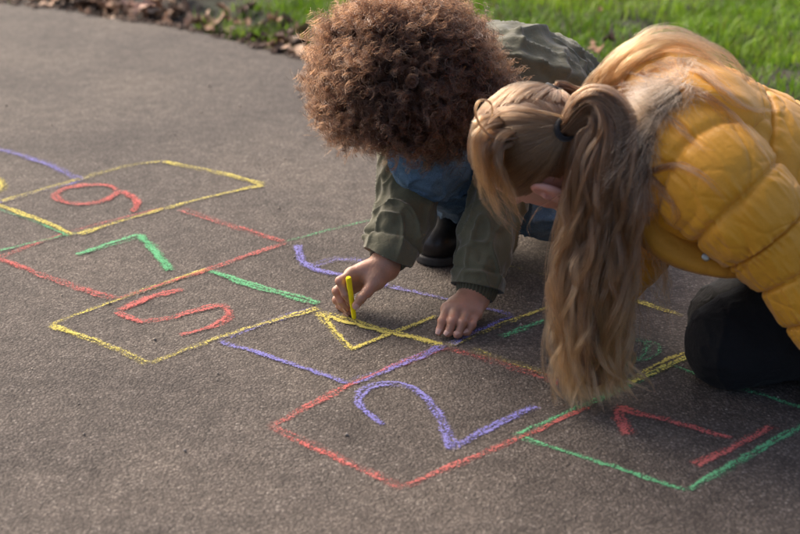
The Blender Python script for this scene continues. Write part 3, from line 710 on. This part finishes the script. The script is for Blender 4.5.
def hem_sleeve(disp, L_hem=.012):
    def d(S, PH, P, L):
        o = disp(S, PH, P, L); e = L - S
        o = o * np.clip(e / .02, .35, 1) + .0035 * np.exp(-((e - .026) / .004) ** 2) * -1 + .002 * (e < .024)
        return o
    return d
def wr_at(a, b, t): return a * (1 - t) + b * t
cuffR, cuffL = at(388, 258, 2.372), at(477, 288, 2.345)
sr = sweep(rows((R_SH, .07, .07), (wr_at(R_SH, R_EL, .5), .062, .064), (R_EL, .054, .055), (at(405, 212, 2.435), .049, .049), (at(393, 246, 2.382), .043, .044), (cuffR, .040, .041)), 220, 130, hem_sleeve(folds(.0080, 41, 26, 1.0, .5)), caps=(True, True), capr=-.03)
mesh_obj('sleeve', *sr, M_OLIVE, jacket, bb)
sl = sweep(rows((L_SH, .085, .075), (wr_at(L_SH, L_EL, .5), .068, .066), (L_EL, .054, .054), (at(494, 215, 2.415), .047, .047), (at(483, 258, 2.37), .043, .044), (cuffL, .040, .042)), 220, 130, hem_sleeve(folds(.0078, 48, 26, .9, .5)), caps=(True, True), capr=-.03)
mesh_obj('sleeve', *sl, M_OLIVE, jacket, bb)
def rib(S, PH, P, L): return .0009 * np.sin(PH * 34) - .0015 * (np.abs(S / L - .5) * 2) ** 6
def ribcuff(a, b, r):
    return sweep(rows((a, r, r), (wr_at(a, b, .5), r * .97, r * .97), (b, r * .85, r * .88)), 26, 210, rib, caps=(False, True), capr=-.012)
mesh_obj('cuff', *ribcuff(at(391, 252, 2.38), R_WR * .72 + cuffR * .28 + np.array([.001, 0, .004]), .0335), M_RIB, jacket, bb)['label'] = 'ribbed knit cuff'
mesh_obj('cuff', *ribcuff(at(478, 284, 2.35), at(474.8, 298.5, 2.337), .0345), M_RIB, jacket, bb)['label'] = 'ribbed knit cuff'
# jeans and boots
kf = folds(.005, 61, 20, .7)
for (h_, k_, a_, sd) in ((R_HIP, R_KN, R_AN, 0), (L_HIP, L_KN, L_AN, 3)):
    d1 = unit(k_ - h_)
    v1 = sdf_mesh([caps_(h_, k_, .078, .056, .03), caps_(k_, a_ + np.array([0, 0, .012]), .055, .050, .03)], .003)
    N_ = normals(*v1); vv = v1[0] + N_ * (.009 * (ridged(v1[0] * np.array([1, 1, 1.8]), 15, 71 + sd, 2.5) - .4) + .005 * (ridged(v1[0], 34, 74 + sd, 3) - .3) + .002 * vnoise(v1[0], 60, 73))[:, None]
    if sd == 0: jeans = mesh_obj('jeans', vv, v1[1], M_DENIM, boy, bb); jeans['label'] = 'faded blue denim jeans'
    else: mesh_obj('trouser_leg', vv, v1[1], M_DENIM, jeans, bb)
def boot(toe, heel, shaft):
    d = unit((toe - heel) * np.array([1, 1, 0])); sd = np.array([-d[1], d[0], 0]); M = np.array([sd, d, [0, 0, 1.0]]); L_ = np.linalg.norm((toe - heel)[:2])
    z = np.array([0, 0, 1.0]); Tc = np.array([toe[0], toe[1], 0]); Hc = np.array([heel[0], heel[1], 0])
    up_ = sdf_mesh([ell_(Tc - d * .045 + z * .037, M, np.array([.038, .047, .033]), .02), caps_(Tc - d * .05 + z * .04, Hc + d * .04 + z * .055, .034, .036, .03), ell_(Hc + d * .03 + z * .04, M, np.array([.031, .034, .035]), .02),
                    caps_(Hc + d * .045 + z * .06, shaft, .040, .043, .03), cut_(Tc - z * .024, M, np.array([.3, .6, .036]), .004)], .0022)
    def clipz(X, Y, Z, D): return np.maximum(D, np.maximum(Z - .017, .001 - Z))
    so = sdf_mesh([caps_(Tc - d * .042 + z * .01, Tc - d * .046 + z * .01, .041, .041, .01), caps_(Tc - d * .05 + z * .01, Hc + d * .032 + z * .01, .039, .034, .02)], .002, clipz)
    return up_, so
toe = gnd(428, 268); 
ub, so = boot(np.array([at(434, 262, 2.555)[0], 2.545, 0]), np.array([at(470, 250, 2.74)[0] - .03, 2.74, 0]), R_AN + np.array([0, .02, .06]))
bo = mesh_obj('boot', *ub, M_BOOT, boy, bb); bo['label'] = 'black leather ankle boot'; mesh_obj('sole', *so, M_SOLE, bo, bb)
ub, so = boot(np.array([.33, 2.66, 0]), np.array([.39, 2.86, 0]), L_AN + np.array([0.02, .03, .04]))
bo = mesh_obj('boot', *ub, M_BOOT, boy, bb); mesh_obj('sole', *so, M_SOLE, bo, bb)

# curly hair
AC = at(406, 80, 2.43); AR = np.array([.164, .150, .156])
gi = np.arange(2900); gphi = np.pi * (3 - np.sqrt(5)) * gi; gz = 1 - 2 * (gi + .5) / len(gi)
dirs = np.stack([np.sqrt(1 - gz ** 2) * np.cos(gphi), np.sqrt(1 - gz ** 2) * np.sin(gphi), gz], 1) + rng.normal(0, .035, (len(gi), 3)); dirs /= np.linalg.norm(dirs, axis=1)[:, None]
def afro_r(D): return 1 + .10 * vnoise(D, 2.0, 81) + .125 * vnoise(D, 5.0, 82) + .07 * vnoise(D, 12, 83)
facecut = dirs @ bf
dirs = dirs[facecut < .80]
K = 30; t = np.linspace(0, 1, K); stl = []
for d in dirs:
    rr = afro_r(d[None])[0] * rng.uniform(.90, 1.06); a = unit(np.cross(d, rng.normal(size=3))); b = np.cross(d, a)
    base_r = rr * (.60 + .38 * t); wand = rng.normal(0, .010, 2); turns = rng.uniform(2.6, 4.2); hr = rng.uniform(.0026, .0078); ph = rng.uniform(0, 6.3); hand = rng.choice((-1, 1))
    bend = rng.normal(0, .014, 2)
    for k in range(11):
        p2 = ph + rng.normal(0, .3); h2 = hr * rng.uniform(.7, 1.25) * (.5 + .7 * t); tu = turns * rng.uniform(.95, 1.06); o1, o2 = rng.normal(0, .0015, 2); lr = rng.uniform(.94, 1.03)
        A_ = h2 * np.cos(p2 + hand * tu * 6.28 * t) + o1 + wand[0] * t + bend[0] * t ** 2; B_ = h2 * np.sin(p2 + hand * tu * 6.28 * t) + o2 + wand[1] * t + bend[1] * t ** 2
        stl.append(AC + (AR * d)[None] * (base_r * lr)[:, None] + a * A_[:, None] + b * B_[:, None])
frz = []
for q in range(1500):
    d = unit(rng.normal(size=3)); 
    if d @ bf > .8: continue
    rr = afro_r(d[None])[0]; a = unit(np.cross(d, rng.normal(size=3))); b = np.cross(d, a); tu = rng.uniform(1, 2.6); h2 = rng.uniform(.004, .010)
    frz.append(AC + (AR * d)[None] * (rr * (.88 + rng.uniform(.10, .24) * t))[:, None] + a * (h2 * np.cos(tu * 6.28 * t + q))[:, None] * t[:, None] + b * (h2 * np.sin(tu * 6.28 * t + q))[:, None])
u_ = np.linspace(0, 2 * np.pi, 120, endpoint=False); w_ = np.linspace(.01, np.pi - .01, 70)
UU, WW = np.meshgrid(u_, w_); D = np.stack([np.sin(WW) * np.cos(UU), np.sin(WW) * np.sin(UU), np.cos(WW)], -1).reshape(-1, 3)
cr = afro_r(D) * .80 * (1 + .05 * vnoise(D, 16, 84)); cr = np.where(D @ bf > .72, np.minimum(cr, .52), cr)
a = (np.arange(69)[:, None] * 120); j = np.arange(120)[None]
CF = np.stack([a + j, a + 120 + j, a + 120 + (j + 1) % 120, a + (j + 1) % 120], -1).reshape(-1, 4)
afro = mesh_obj('hair', AC + AR * D * cr[:, None], CF, M_AFROC, boy, bb); afro['label'] = 'big round mass of tight brown curls'
hair_obj('curl', [np.array(stl), np.array(frz)], .00028, M_AFRO, afro, bb, .6, [11, 1])

# chalk stick in the hand
c0, c1 = gnd(354.3, 318.6, .0035), at(348.4, 277.5, 2.303); dch = unit(c1 - c0)
stick = sweep(rows((c0, .0038, .0038), (wr_at(c0, c1, .33), .0041, .0041), (wr_at(c0, c1, .67), .0044, .0044), (c1, .0047, .0047)), 40, 28, lambda S, PH, P, L: .00025 * vnoise(P, 300, 9) - .0012 * np.exp(-S / .002) - .0008 * np.exp(-(L - S) / .0012), capr=.0004)
st = mesh_obj('chalk_stick', *stick, plain_mat('yellow_chalk_stick', (.80, .66, .015), .9, .06, 120, .0003, .15), None); tag(st, 'bright yellow chalk stick held over the number four', 'chalk')

# ------------------------------------------------------------------ person with the pigtails and mustard jacket
girl = empty('person', gnd(760, 375)); gb = np.array(girl.location)
tag(girl, 'child with long light brown pigtails kneeling in a mustard puffer jacket', 'person')
GC = at(529, 147, 2.13); gf = unit([-.50, .54, -.80]); gu = np.array([-.80, -.28, .5]); gu = unit(gu - gf * (gu @ gf)); gl = np.cross(gu, gf)
GN = at(632, 140, 2.14)
ghp, GP = head_prims(GC, gf, gu, gl, .98, None)
nk = [caps_(GP(0, -.03, -.055), GN, .045, .05, .03)]
G_LSH, G_RSH = at(700, 168, 2.04), at(660, 120, 2.24); G_LEL, G_REL = at(757, 240, 1.985), at(628, 248, 2.20); G_LWR, G_RWR = at(838, 338, 1.93), at(585, 306, 2.27)
G_CH, G_HP = at(690, 150, 2.14), at(850, 205, 2.17); G_LHP, G_RHP = at(866, 250, 2.13), at(856, 225, 2.21)
G_LKN, G_RKN = at(731, 343, 2.10), at(733, 322, 2.20); G_LAN, G_RAN = at(930, 348, 2.09), at(920, 318, 2.22)
gbody = sdf_mesh(ghp + nk, .0024)
glimb = sdf_mesh([caps_(GN, G_CH, .05, .09, .04), caps_(G_CH, G_HP, .09, .10, .04), caps_(G_LSH, G_CH, .04, .06, .04), caps_(G_RSH, G_CH, .04, .06, .04), caps_(G_LSH, G_LEL, .036, .03, .02), caps_(G_LEL, G_LWR, .03, .021, .02),
                  caps_(G_RSH, G_REL, .036, .03, .02), caps_(G_REL, G_RWR, .03, .021, .02), caps_(G_LHP, G_LKN, .06, .045, .03), caps_(G_RHP, G_RKN, .06, .045, .03), caps_(G_LKN, G_LAN, .042, .03, .02), caps_(G_RKN, G_RAN, .042, .03, .02)], .005)
def flat_hand(wr, d, side, arm):
    z = np.array([0, 0, 1.0]); d = unit(d * np.array([1, 1, 0])); fs = []
    for q, (o_, L_) in enumerate(((1.5, .058), (.5, .064), (-.5, .060), (-1.5, .048))):
        m = np.array([wr[0], wr[1], .020]) + d * (.062 - .004 * abs(o_)) + side * o_ * .0155
        fs.append([m, m + d * L_ * .45 + side * o_ * .003 + z * .001, m + d * L_ * .75 + side * o_ * .005 - z * .005, m + d * L_ + side * o_ * .006 - z * .0105])
    c = np.array([wr[0], wr[1], .018]) + d * .015 + side * .018; th = [c, c + d * .025 + side * .018, c + d * .042 + side * .026 - z * .004, c + d * .058 + side * .028 - z * .008]
    return hand_mesh(np.array([wr[0], wr[1], .026]), fs, th, forearm=arm, vox=.0014)
wL = gnd(838, 385); wR = gnd(596, 308)
hl = flat_hand(np.array([wL[0], wL[1], .05]), np.array([-.2, -1, 0]), unit([-1, .2, 0]), G_LWR * .8 + G_LEL * .2)
hr_ = flat_hand(np.array([wR[0], wR[1], .05]), np.array([-.1, -1, 0]), unit([-1, .1, 0]), G_RWR)
gv_, gq_ = join([gbody, glimb, hl, hr_])
gbo = mesh_obj('body', gv_, gq_, M_SKG, girl, gb, attrs={'blush': blush(gv_, [GP(.078, -.006, -.012), GP(.078, -.006, -.03), GP(.05, .06, -.06), GP(-.05, .06, -.06), GP(0, .1, -.05)], .02)}); eyes(GP, gbo, gb, gf, .98)

def puffer(pitch, amp, seed, phase=0.0, wr=.004):
    def d(S, PH, P, L):
        q = (S + phase) / pitch + .10 * vnoise(P, 7, seed + 5); k = np.abs(q - np.round(q)) * pitch      # distance to the stitched seam
        groove = np.exp(-(k / .0055) ** 2); puff = np.clip(k / (pitch * .5), 0, 1) ** .7
        Q = np.stack([np.cos(PH) * 6.5, np.sin(PH) * 6.5, np.round(q) * 3.1 + k * 9], -1)
        pucker = np.exp(-(k / .020) ** 2) * (1 - groove * .6) * vnoise(Q, 2.4, seed)
        Q2 = np.stack([np.cos(PH) * 2.2 + S * 9, np.sin(PH) * 2.2 - S * 5, S * 10], -1)
        return amp * (.45 * puff - .6 * groove - .5 * np.exp(-(k / .0026) ** 2)) + wr * .75 * pucker + wr * .55 * (ridged(Q2, .7, seed + 1, 3.5) - .25) - wr * .8 * ridged(P, 12, seed + 2, 9.0) - wr * .3 * ridged(P, 27, seed + 4, 9.0) + .004 * vnoise(P, 9, seed + 3)
    return d
gt_ = sweep(rows((at(640, 138, 2.14), .075, .085), (at(662, 150, 2.13), .115, .12), (at(692, 160, 2.13), .135, .14), (at(735, 178, 2.14), .132, .145), (at(790, 198, 2.15), .130, .145), (at(850, 222, 2.16), .132, .145), (at(895, 240, 2.17), .125, .14)), 280, 300, puffer(.075, .0078, 101, .03, .0044), capr=.03)
gj = mesh_obj('jacket', *gt_, M_YEL, girl, gb); gj['label'] = 'mustard yellow quilted puffer jacket'
gsl = sweep(rows((at(664, 138, 2.13), .075, .075), (at(700, 166, 2.035), .086, .082), (at(736, 202, 1.995), .080, .078), (at(766, 235, 1.985), .070, .070), (at(794, 270, 1.965), .059, .059), (at(818, 308, 1.945), .053, .053), (at(840, 338, 1.93), .048, .048)), 280, 220, puffer(.062, .0062, 111, .012, .0050), capr=.01)
mesh_obj('sleeve', *gsl, M_YEL, gj, gb)
gsr = sweep(rows((at(665, 125, 2.22), .085, .085), (at(648, 180, 2.21), .082, .08), (at(630, 240, 2.20), .070, .068), (at(610, 280, 2.24), .050, .050), (at(598, 300, 2.265), .042, .042)), 200, 120, puffer(.060, .011, 121, .0, .005), capr=.01)
mesh_obj('sleeve', *gsr, M_YEL, gj, gb)
# hanging front hem with a snap
hem = sweep(rows((at(648, 215, 2.07), .030, .035), (at(668, 236, 2.055), .026, .045), (at(700, 249, 2.045), .022, .055), (at(728, 252, 2.045), .022, .055), (at(752, 240, 2.05), .03, .05)), 120, 90, puffer(.2, .004, 131, 0, .0035), capr=.015)
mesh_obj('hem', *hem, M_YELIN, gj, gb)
# hood lying on the upper back
hood = sweep(rows((at(655, 118, 2.10), .060, .075), (at(682, 104, 2.12), .068, .115), (at(712, 102, 2.14), .055, .115), (at(742, 116, 2.15), .032, .085), (at(758, 128, 2.15), .014, .05)), 150, 140, lambda S, PH, P, L: .007 * (ridged(P, 9, 141, 2.5) - .4) + .004 * vnoise(P, 22, 142), capr=.012)
ho = mesh_obj('hood', *hood, M_YEL, gj, gb)
bvh = [BVHTree.FromPolygons([Vector(p) for p in v], [tuple(q) for q in f.tolist()]) for v, f in (gt_, gsl, hood, hem)]
def surf(px, py, off=.008, default=2.1):
    d = unit(ray(px, py)); best = None
    for b in bvh:
        h = b.ray_cast(Vector(CAMP), Vector(d))
        if h[0] is not None and (best is None or h[3] < best[1]): best = (np.array(h[0]), h[3])
    return best[0] - d * off if best else at(px, py, default)
sp_ = surf(706, 257, .001); dn = -unit(ray(706, 257))
for nm, r_, h_, mm in (('snap_button', .0062, .0022, M_STEEL),):
    so_ = mesh_obj(nm, *sweep(rows((sp_, r_, r_), (sp_ + dn * h_ * .6, r_, r_), (sp_ + dn * h_, r_ * .7, r_ * .7)), 10, 24, capr=.0003), mm, gj, gb)
# trousers
def leg(h_, k_, a_, seed):
    v1 = sdf_mesh([caps_(h_, k_, .074, .058, .03), caps_(k_, a_, .058, .045, .02), caps_(k_, k_ + np.array([.02, 0, 0]), .062, .06, .03)], .0035)
    N_ = normals(*v1); v = v1[0] + N_ * (.0028 * (ridged(v1[0] * np.array([1.5, 1, 1]), 12, seed, 4) - .2) + .0022 * (ridged(v1[0] * np.array([1, 1, 2.2]), 26, seed + 5, 4) - .3) + .0015 * vnoise(v1[0], 45, seed + 1))[:, None]; v[:, 2] = np.maximum(v[:, 2], .0015); return v, v1[1]
tr = mesh_obj('trousers', *leg(G_LHP, G_LKN, G_LAN, 151), M_BLACK, girl, gb); tr['label'] = 'plain black trousers'
mesh_obj('trouser_leg', *leg(G_RHP, G_RKN, G_RAN, 155), M_BLACK, tr, gb)
for a_ in (G_LAN, G_RAN):
    sv = sdf_mesh([caps_(a_ + np.array([0, 0, -.005]), a_ + np.array([.05, 0, -.012]), .036, .034, .02), caps_(a_ + np.array([.05, 0, -.01]), a_ + np.array([.07, 0, -.02]), .034, .03, .02)], .003)
    sv[0][:, 2] = np.maximum(sv[0][:, 2], .002); mesh_obj('shoe', *sv, M_BOOT, girl, gb)

# --- long hair
M3 = np.array([gl, gf, gu]); HR_ = np.array([.071, .090, .081])
def scalp(n, k=1.0):      # n: (...,3) directions in head axes (left, front, up)
    return GC + (n * HR_ * .98 * np.asarray(k)[..., None]) @ M3 + (gf * -.005 + gu * .005)
tieL = unit([.42, -.88, -.08]); tieR = unit([-.75, -.62, -.1])
UU, WW = np.meshgrid(np.linspace(0, 2 * np.pi, 120, endpoint=False), np.linspace(.01, np.pi - .01, 80))
D = np.stack([np.sin(WW) * np.cos(UU), np.sin(WW) * np.sin(UU), np.cos(WW)], -1).reshape(-1, 3)
def hairy(D): return ~(((D[:, 1] > .48) & (D[:, 2] < .60)) | ((D[:, 2] < -.55) & (D[:, 1] > -.35)) | (D[:, 2] < -.85) | ((np.abs(D[:, 0]) > .50) & (D[:, 2] < -.16) & (D[:, 1] > -.22)))
Vh = scalp(D, np.full(len(D), 1.015)); a = (np.arange(79)[:, None] * 120); j = np.arange(120)[None]
HF = np.stack([a + j, a + 120 + j, a + 120 + (j + 1) % 120, a + (j + 1) % 120], -1).reshape(-1, 4)
hm = hairy(D); HF = HF[hm[HF].all(1)]
ghair = mesh_obj('hair', Vh, HF, M_BLONDC, girl, gb); ghair['label'] = 'long light brown hair tied in pigtails'
St = []; K = 18; t = np.linspace(0, 1, K)
cl = rng.normal(size=(4000, 3)); cl /= np.linalg.norm(cl, axis=1)[:, None]; cl = cl[hairy(cl)][:1500]
for c in cl:
    tie = tieL if c[0] > -.05 else tieR
    om = math.acos(np.clip(c @ tie, -1, 1)); lift = abs(rng.normal(0, .022)); ph = rng.uniform(0, 6.3)
    for k in range(11):
        n0 = unit(c + rng.normal(0, .028, 3)); e = unit(tie + rng.normal(0, .045, 3)); om = max(.05, math.acos(np.clip(n0 @ e, -1, 1)))
        n = (np.sin((1 - t) * om)[:, None] * n0 + np.sin(t * om)[:, None] * e) / math.sin(om)
        n = n + .02 * np.sin(t * 3.14)[:, None] * np.cross(n, e) * math.sin(ph)
        kk = 1.045 + lift * np.sin(np.pi * t) * (1 + .3 * rng.normal()) + .018 * rng.uniform(0, 1) * np.ones(K) + .03 * t ** 4
        St.append(scalp(n, kk))
St = np.array(St)
TL = scalp(tieL, np.array(1.13)); TR = scalp(tieR, np.array(1.13))
def br(*r): return np.array([np.concatenate([at(p[0], p[1], p[2]), [p[3]]]) for p in r])
pony = np.vstack([np.concatenate([scalp(tieL, np.array(1.0)), [.011]])[None], np.concatenate([TL, [.011]])[None],
      br((592, 104, 2.045, .024), (610, 122, 2.03, .036), (604, 165, 2.025, .050), (599, 225, 2.025, .056), (589, 290, 2.02, .058), (589, 345, 2.015, .050), (594, 382, 2.005, .056), (603, 409, 1.993, .066))])
LB = []
LB.append(bundle(pony, 170, 28, 48, .0125, .62, .0032, 201, lenvar=.05, up=(0, 1, 0)))
LB.append(bundle(np.vstack([pony[:4], br((622, 165, 2.05, .035), (634, 215, 2.05, .03), (645, 250, 2.05, .028), (655, 290, 2.04, .025))]), 26, 12, 30, .010, .6, .006, 202, 1.8, lenvar=.3, up=(0, 1, 0)))
LB.append(bundle(br((632, 175, 2.055, .010), (652, 225, 2.04, .014), (666, 275, 2.03, .014), (675, 345, 2.02, .016)), 9, 9, 24, .006, .6, .003, 203, 1.4, lenvar=.3))
LB.append(bundle(br((628, 160, 2.05, .012), (640, 225, 2.04, .016), (650, 265, 2.03, .02), (652, 320, 2.02, .022)), 6, 7, 24, .006, .6, .004, 204, 1.6, lenvar=.4))
# front locks falling from the temple
for q, (rr_, pts) in enumerate(((.010, [(500, 118, 2.06), (482, 128, 2.045), (477, 155, 2.04), (486, 190, 2.05), (502, 222, 2.06), (520, 242, 2.07)]), (.009, [(505, 125, 2.05), (490, 140, 2.04), (488, 170, 2.035), (503, 208, 2.045), (522, 236, 2.05)]),
                               (.008, [(498, 112, 2.07), (479, 120, 2.06), (476, 150, 2.06), (480, 185, 2.065), (488, 212, 2.07)]), (.007, [(512, 132, 2.05), (499, 150, 2.035), (503, 182, 2.03), (513, 208, 2.04), (524, 228, 2.05)]), (.012, [(500, 120, 2.075), (486, 135, 2.06), (486, 165, 2.06), (494, 195, 2.07), (508, 225, 2.08)]), (.011, [(512, 122, 2.05), (497, 140, 2.04), (496, 168, 2.04), (508, 192, 2.05), (520, 214, 2.055)]))):
    LB.append(bundle(up=(0, 1, 0), ctrl=br(*[(p[0] + (24 if i_ == 0 else 0), p[1] + (3 if i_ == 0 else 0), p[2] + (.035 if i_ == 0 else 0), rr_ * (.5 if i_ == 0 else .8 if i_ == 1 else 1)) for i_, p in enumerate(pts)]), ncl=14, per=14, K=22, wave=.004, flat=.8, spread=.002, seed=210 + q, endspread=1.2, lenvar=.25))
# loop of loose hair over the forehead
LB.append(bundle(br((520, 138, 2.05, .0022), (498, 140, 2.035, .0022), (482, 128, 2.03, .0022), (475, 112, 2.03, .0022), (479, 100, 2.04, .0022), (490, 101, 2.05, .0022), (493, 112, 2.06, .0022), (489, 122, 2.06, .002)), 3, 14, 26, .0004, .8, .0006, 220, .4, lenvar=.05))
LB.append(bundle(br((488, 122, 2.045, .003), (502, 112, 2.035, .003), (525, 109, 2.03, .003), (550, 113, 2.035, .003), (566, 117, 2.045, .002)), 4, 16, 20, .0005, .8, .0009, 221, .4, lenvar=.03))
# far pigtail thrown up over the collar and back
LB.append(bundle(np.vstack([np.concatenate([scalp(tieR, np.array(1.0)), [.011]])[None], np.concatenate([TR, [.012]])[None],
      br((594, 112, 2.20, .030), (614, 86, 2.18, .040), (640, 60, 2.16, .038), (672, 47, 2.16, .032), (704, 56, 2.15, .028), (736, 82, 2.13, .024), (772, 122, 2.11, .020))]), 92, 22, 32, .0075, .6, .0026, 230, 1.0, lenvar=.35))
def drape(px, n=12, off=.008, r=.006): 
    c = catmull(np.array([(p[0], p[1], 0) for p in px]), n); return np.array([np.concatenate([surf(p[0], p[1], off), [r]]) for p in c])
for q, (px, rr_, ncl) in enumerate(([[(610, 112), (640, 92), (672, 82), (707, 98), (739, 121), (766, 159), (771, 178)], .006, 7], [[(645, 100), (674, 121), (692, 141), (719, 152), (748, 157)], .005, 6],
        [[(635, 178), (652, 171), (677, 165), (701, 175), (723, 201), (742, 231)], .006, 7], [[(635, 165), (648, 175), (662, 189), (677, 214), (677, 235)], .005, 5],
        [[(680, 55), (710, 75), (745, 104), (775, 122)], .007, 8], [[(690, 66), (722, 90), (748, 108), (775, 110), (796, 109)], .006, 7], [[(660, 62), (690, 62), (730, 82), (760, 100)], .007, 8], [[(640, 75), (668, 64), (700, 78), (724, 96)], .008, 8])):
    d_ = drape(px, 14, .007, rr_); d_[0, 3] *= .3; d_ = np.vstack([np.concatenate([at(622 + q, 78, 2.165), [.004]]), d_]) if q >= 4 else d_; d_[1:-1, :3] = (d_[:-2, :3] + d_[1:-1, :3] * 2 + d_[2:, :3]) / 4
    LB.append(bundle(d_, ncl + 4, 6, 26, .004, .7, .0016, 240 + q, 1.6, lenvar=.35))
# fine flyaways
for q in range(60):
    s0 = np.array([rng.uniform(560, 640), rng.uniform(165, 270), rng.uniform(2.0, 2.05)]); e0 = s0 + np.array([rng.uniform(-40, 40), rng.uniform(40, 150), rng.uniform(-.03, .03)]); m0 = (s0 + e0) / 2 + np.array([rng.uniform(-22, 22), 0, 0])
    if e0[1] > 395: continue
    LB.append(bundle(br((*s0, .002), (*m0, .002), (*e0, .003)), 2, 2, 16, .002, .8, .002, 300 + q))
hair_obj('strand', [St] + LB, .0002, M_BLOND, ghair, gb, .4, [11] + [15 if len(b_) % 15 == 0 else 13 for b_ in LB])
# a core inside the thick pigtail
pc = pony.copy(); pc[:, 3] *= np.array([.7, .8] + [.55] * (len(pony) - 4) + [.3, .1])
pc = pc[:-1]
core = sweep(np.column_stack([pc[:, :3], pc[:, 3] * .5, pc[:, 3]]), 90, 40, lambda S, PH, P, L: .006 * vnoise(np.stack([np.cos(PH) * 3, np.sin(PH) * 3, S * 6], -1), 1, 77), capr=.005)
core[0][:, 2] = np.maximum(core[0][:, 2], .006); mesh_obj('pigtail', *core, M_BLONDC, ghair, gb)
# hair ties
for T_, P_, n_ in ((TL, scalp(tieL, np.array(1.0)), 0), (TR, scalp(tieR, np.array(1.0)), 1)):
    ax = unit(T_ - P_); a1 = unit(np.cross(ax, [0, 0, 1])); a2 = np.cross(ax, a1); cc = P_ * .25 + T_ * .75; V = []
    for i in range(40):
        an = i / 40 * 6.2832; rd = a1 * math.cos(an) + a2 * math.sin(an)
        for j in range(10): b_ = j / 10 * 6.2832; V.append(cc + rd * (.0145 + .0034 * math.cos(b_)) + ax * .0055 * math.sin(b_))
    i = np.arange(40)[:, None]; j = np.arange(10)[None]; F = np.stack([i * 10 + j, ((i + 1) % 40) * 10 + j, ((i + 1) % 40) * 10 + (j + 1) % 10, i * 10 + (j + 1) % 10], -1).reshape(-1, 4)
    mesh_obj('hair_tie', np.array(V), F, M_TIE, ghair, gb)
# fur trim of the hood
fp = np.array([surf(*p, -.004) for p in ((684, 88), (668, 98), (655, 117), (647, 142), (641, 165), (634, 188))])
fpath, _ = even(catmull(np.vstack([fp, at(628, 205, 2.1)[None]]), 200), 60)
T_, A_, B_ = frames(fpath)
mesh = sweep(np.column_stack([fpath, np.full(60, .016), np.full(60, .020)])[4::5], 60, 24, capr=.01)
fo = mesh_obj('fur_trim', *mesh, M_FURC, gj, gb); fo['label'] = 'grey beige fake fur trim of the hood'
fs = []; t = np.linspace(0, 1, 10)
for q in range(14000):
    i = rng.integers(0, 60); an = rng.uniform(0, 6.3); o = A_[i] * math.cos(an) + B_[i] * math.sin(an)
    if i < 3: o = unit(o - T_[i] * rng.uniform(-.2, 1.0))
    flow = T_[i] * rng.normal(.15, .4) + np.array([-.25, 0, -.25]) + .5 * np.array([vnoise(fpath[i][None] + o * .02, 60, 5 + k)[0] for k in range(3)]); L_ = rng.uniform(.020, .042)
    fs.append(fpath[i] + o * .015 + (T_[i] * rng.normal(0, .004)) + L_ * (o[None] * t[:, None] + flow[None] * (t ** 1.8)[:, None]) + .0012 * np.sin(t * 9 + q)[:, None] * T_[i])
hair_obj('fur', [np.array(fs)], .00018, M_FUR, fo, gb, .3)
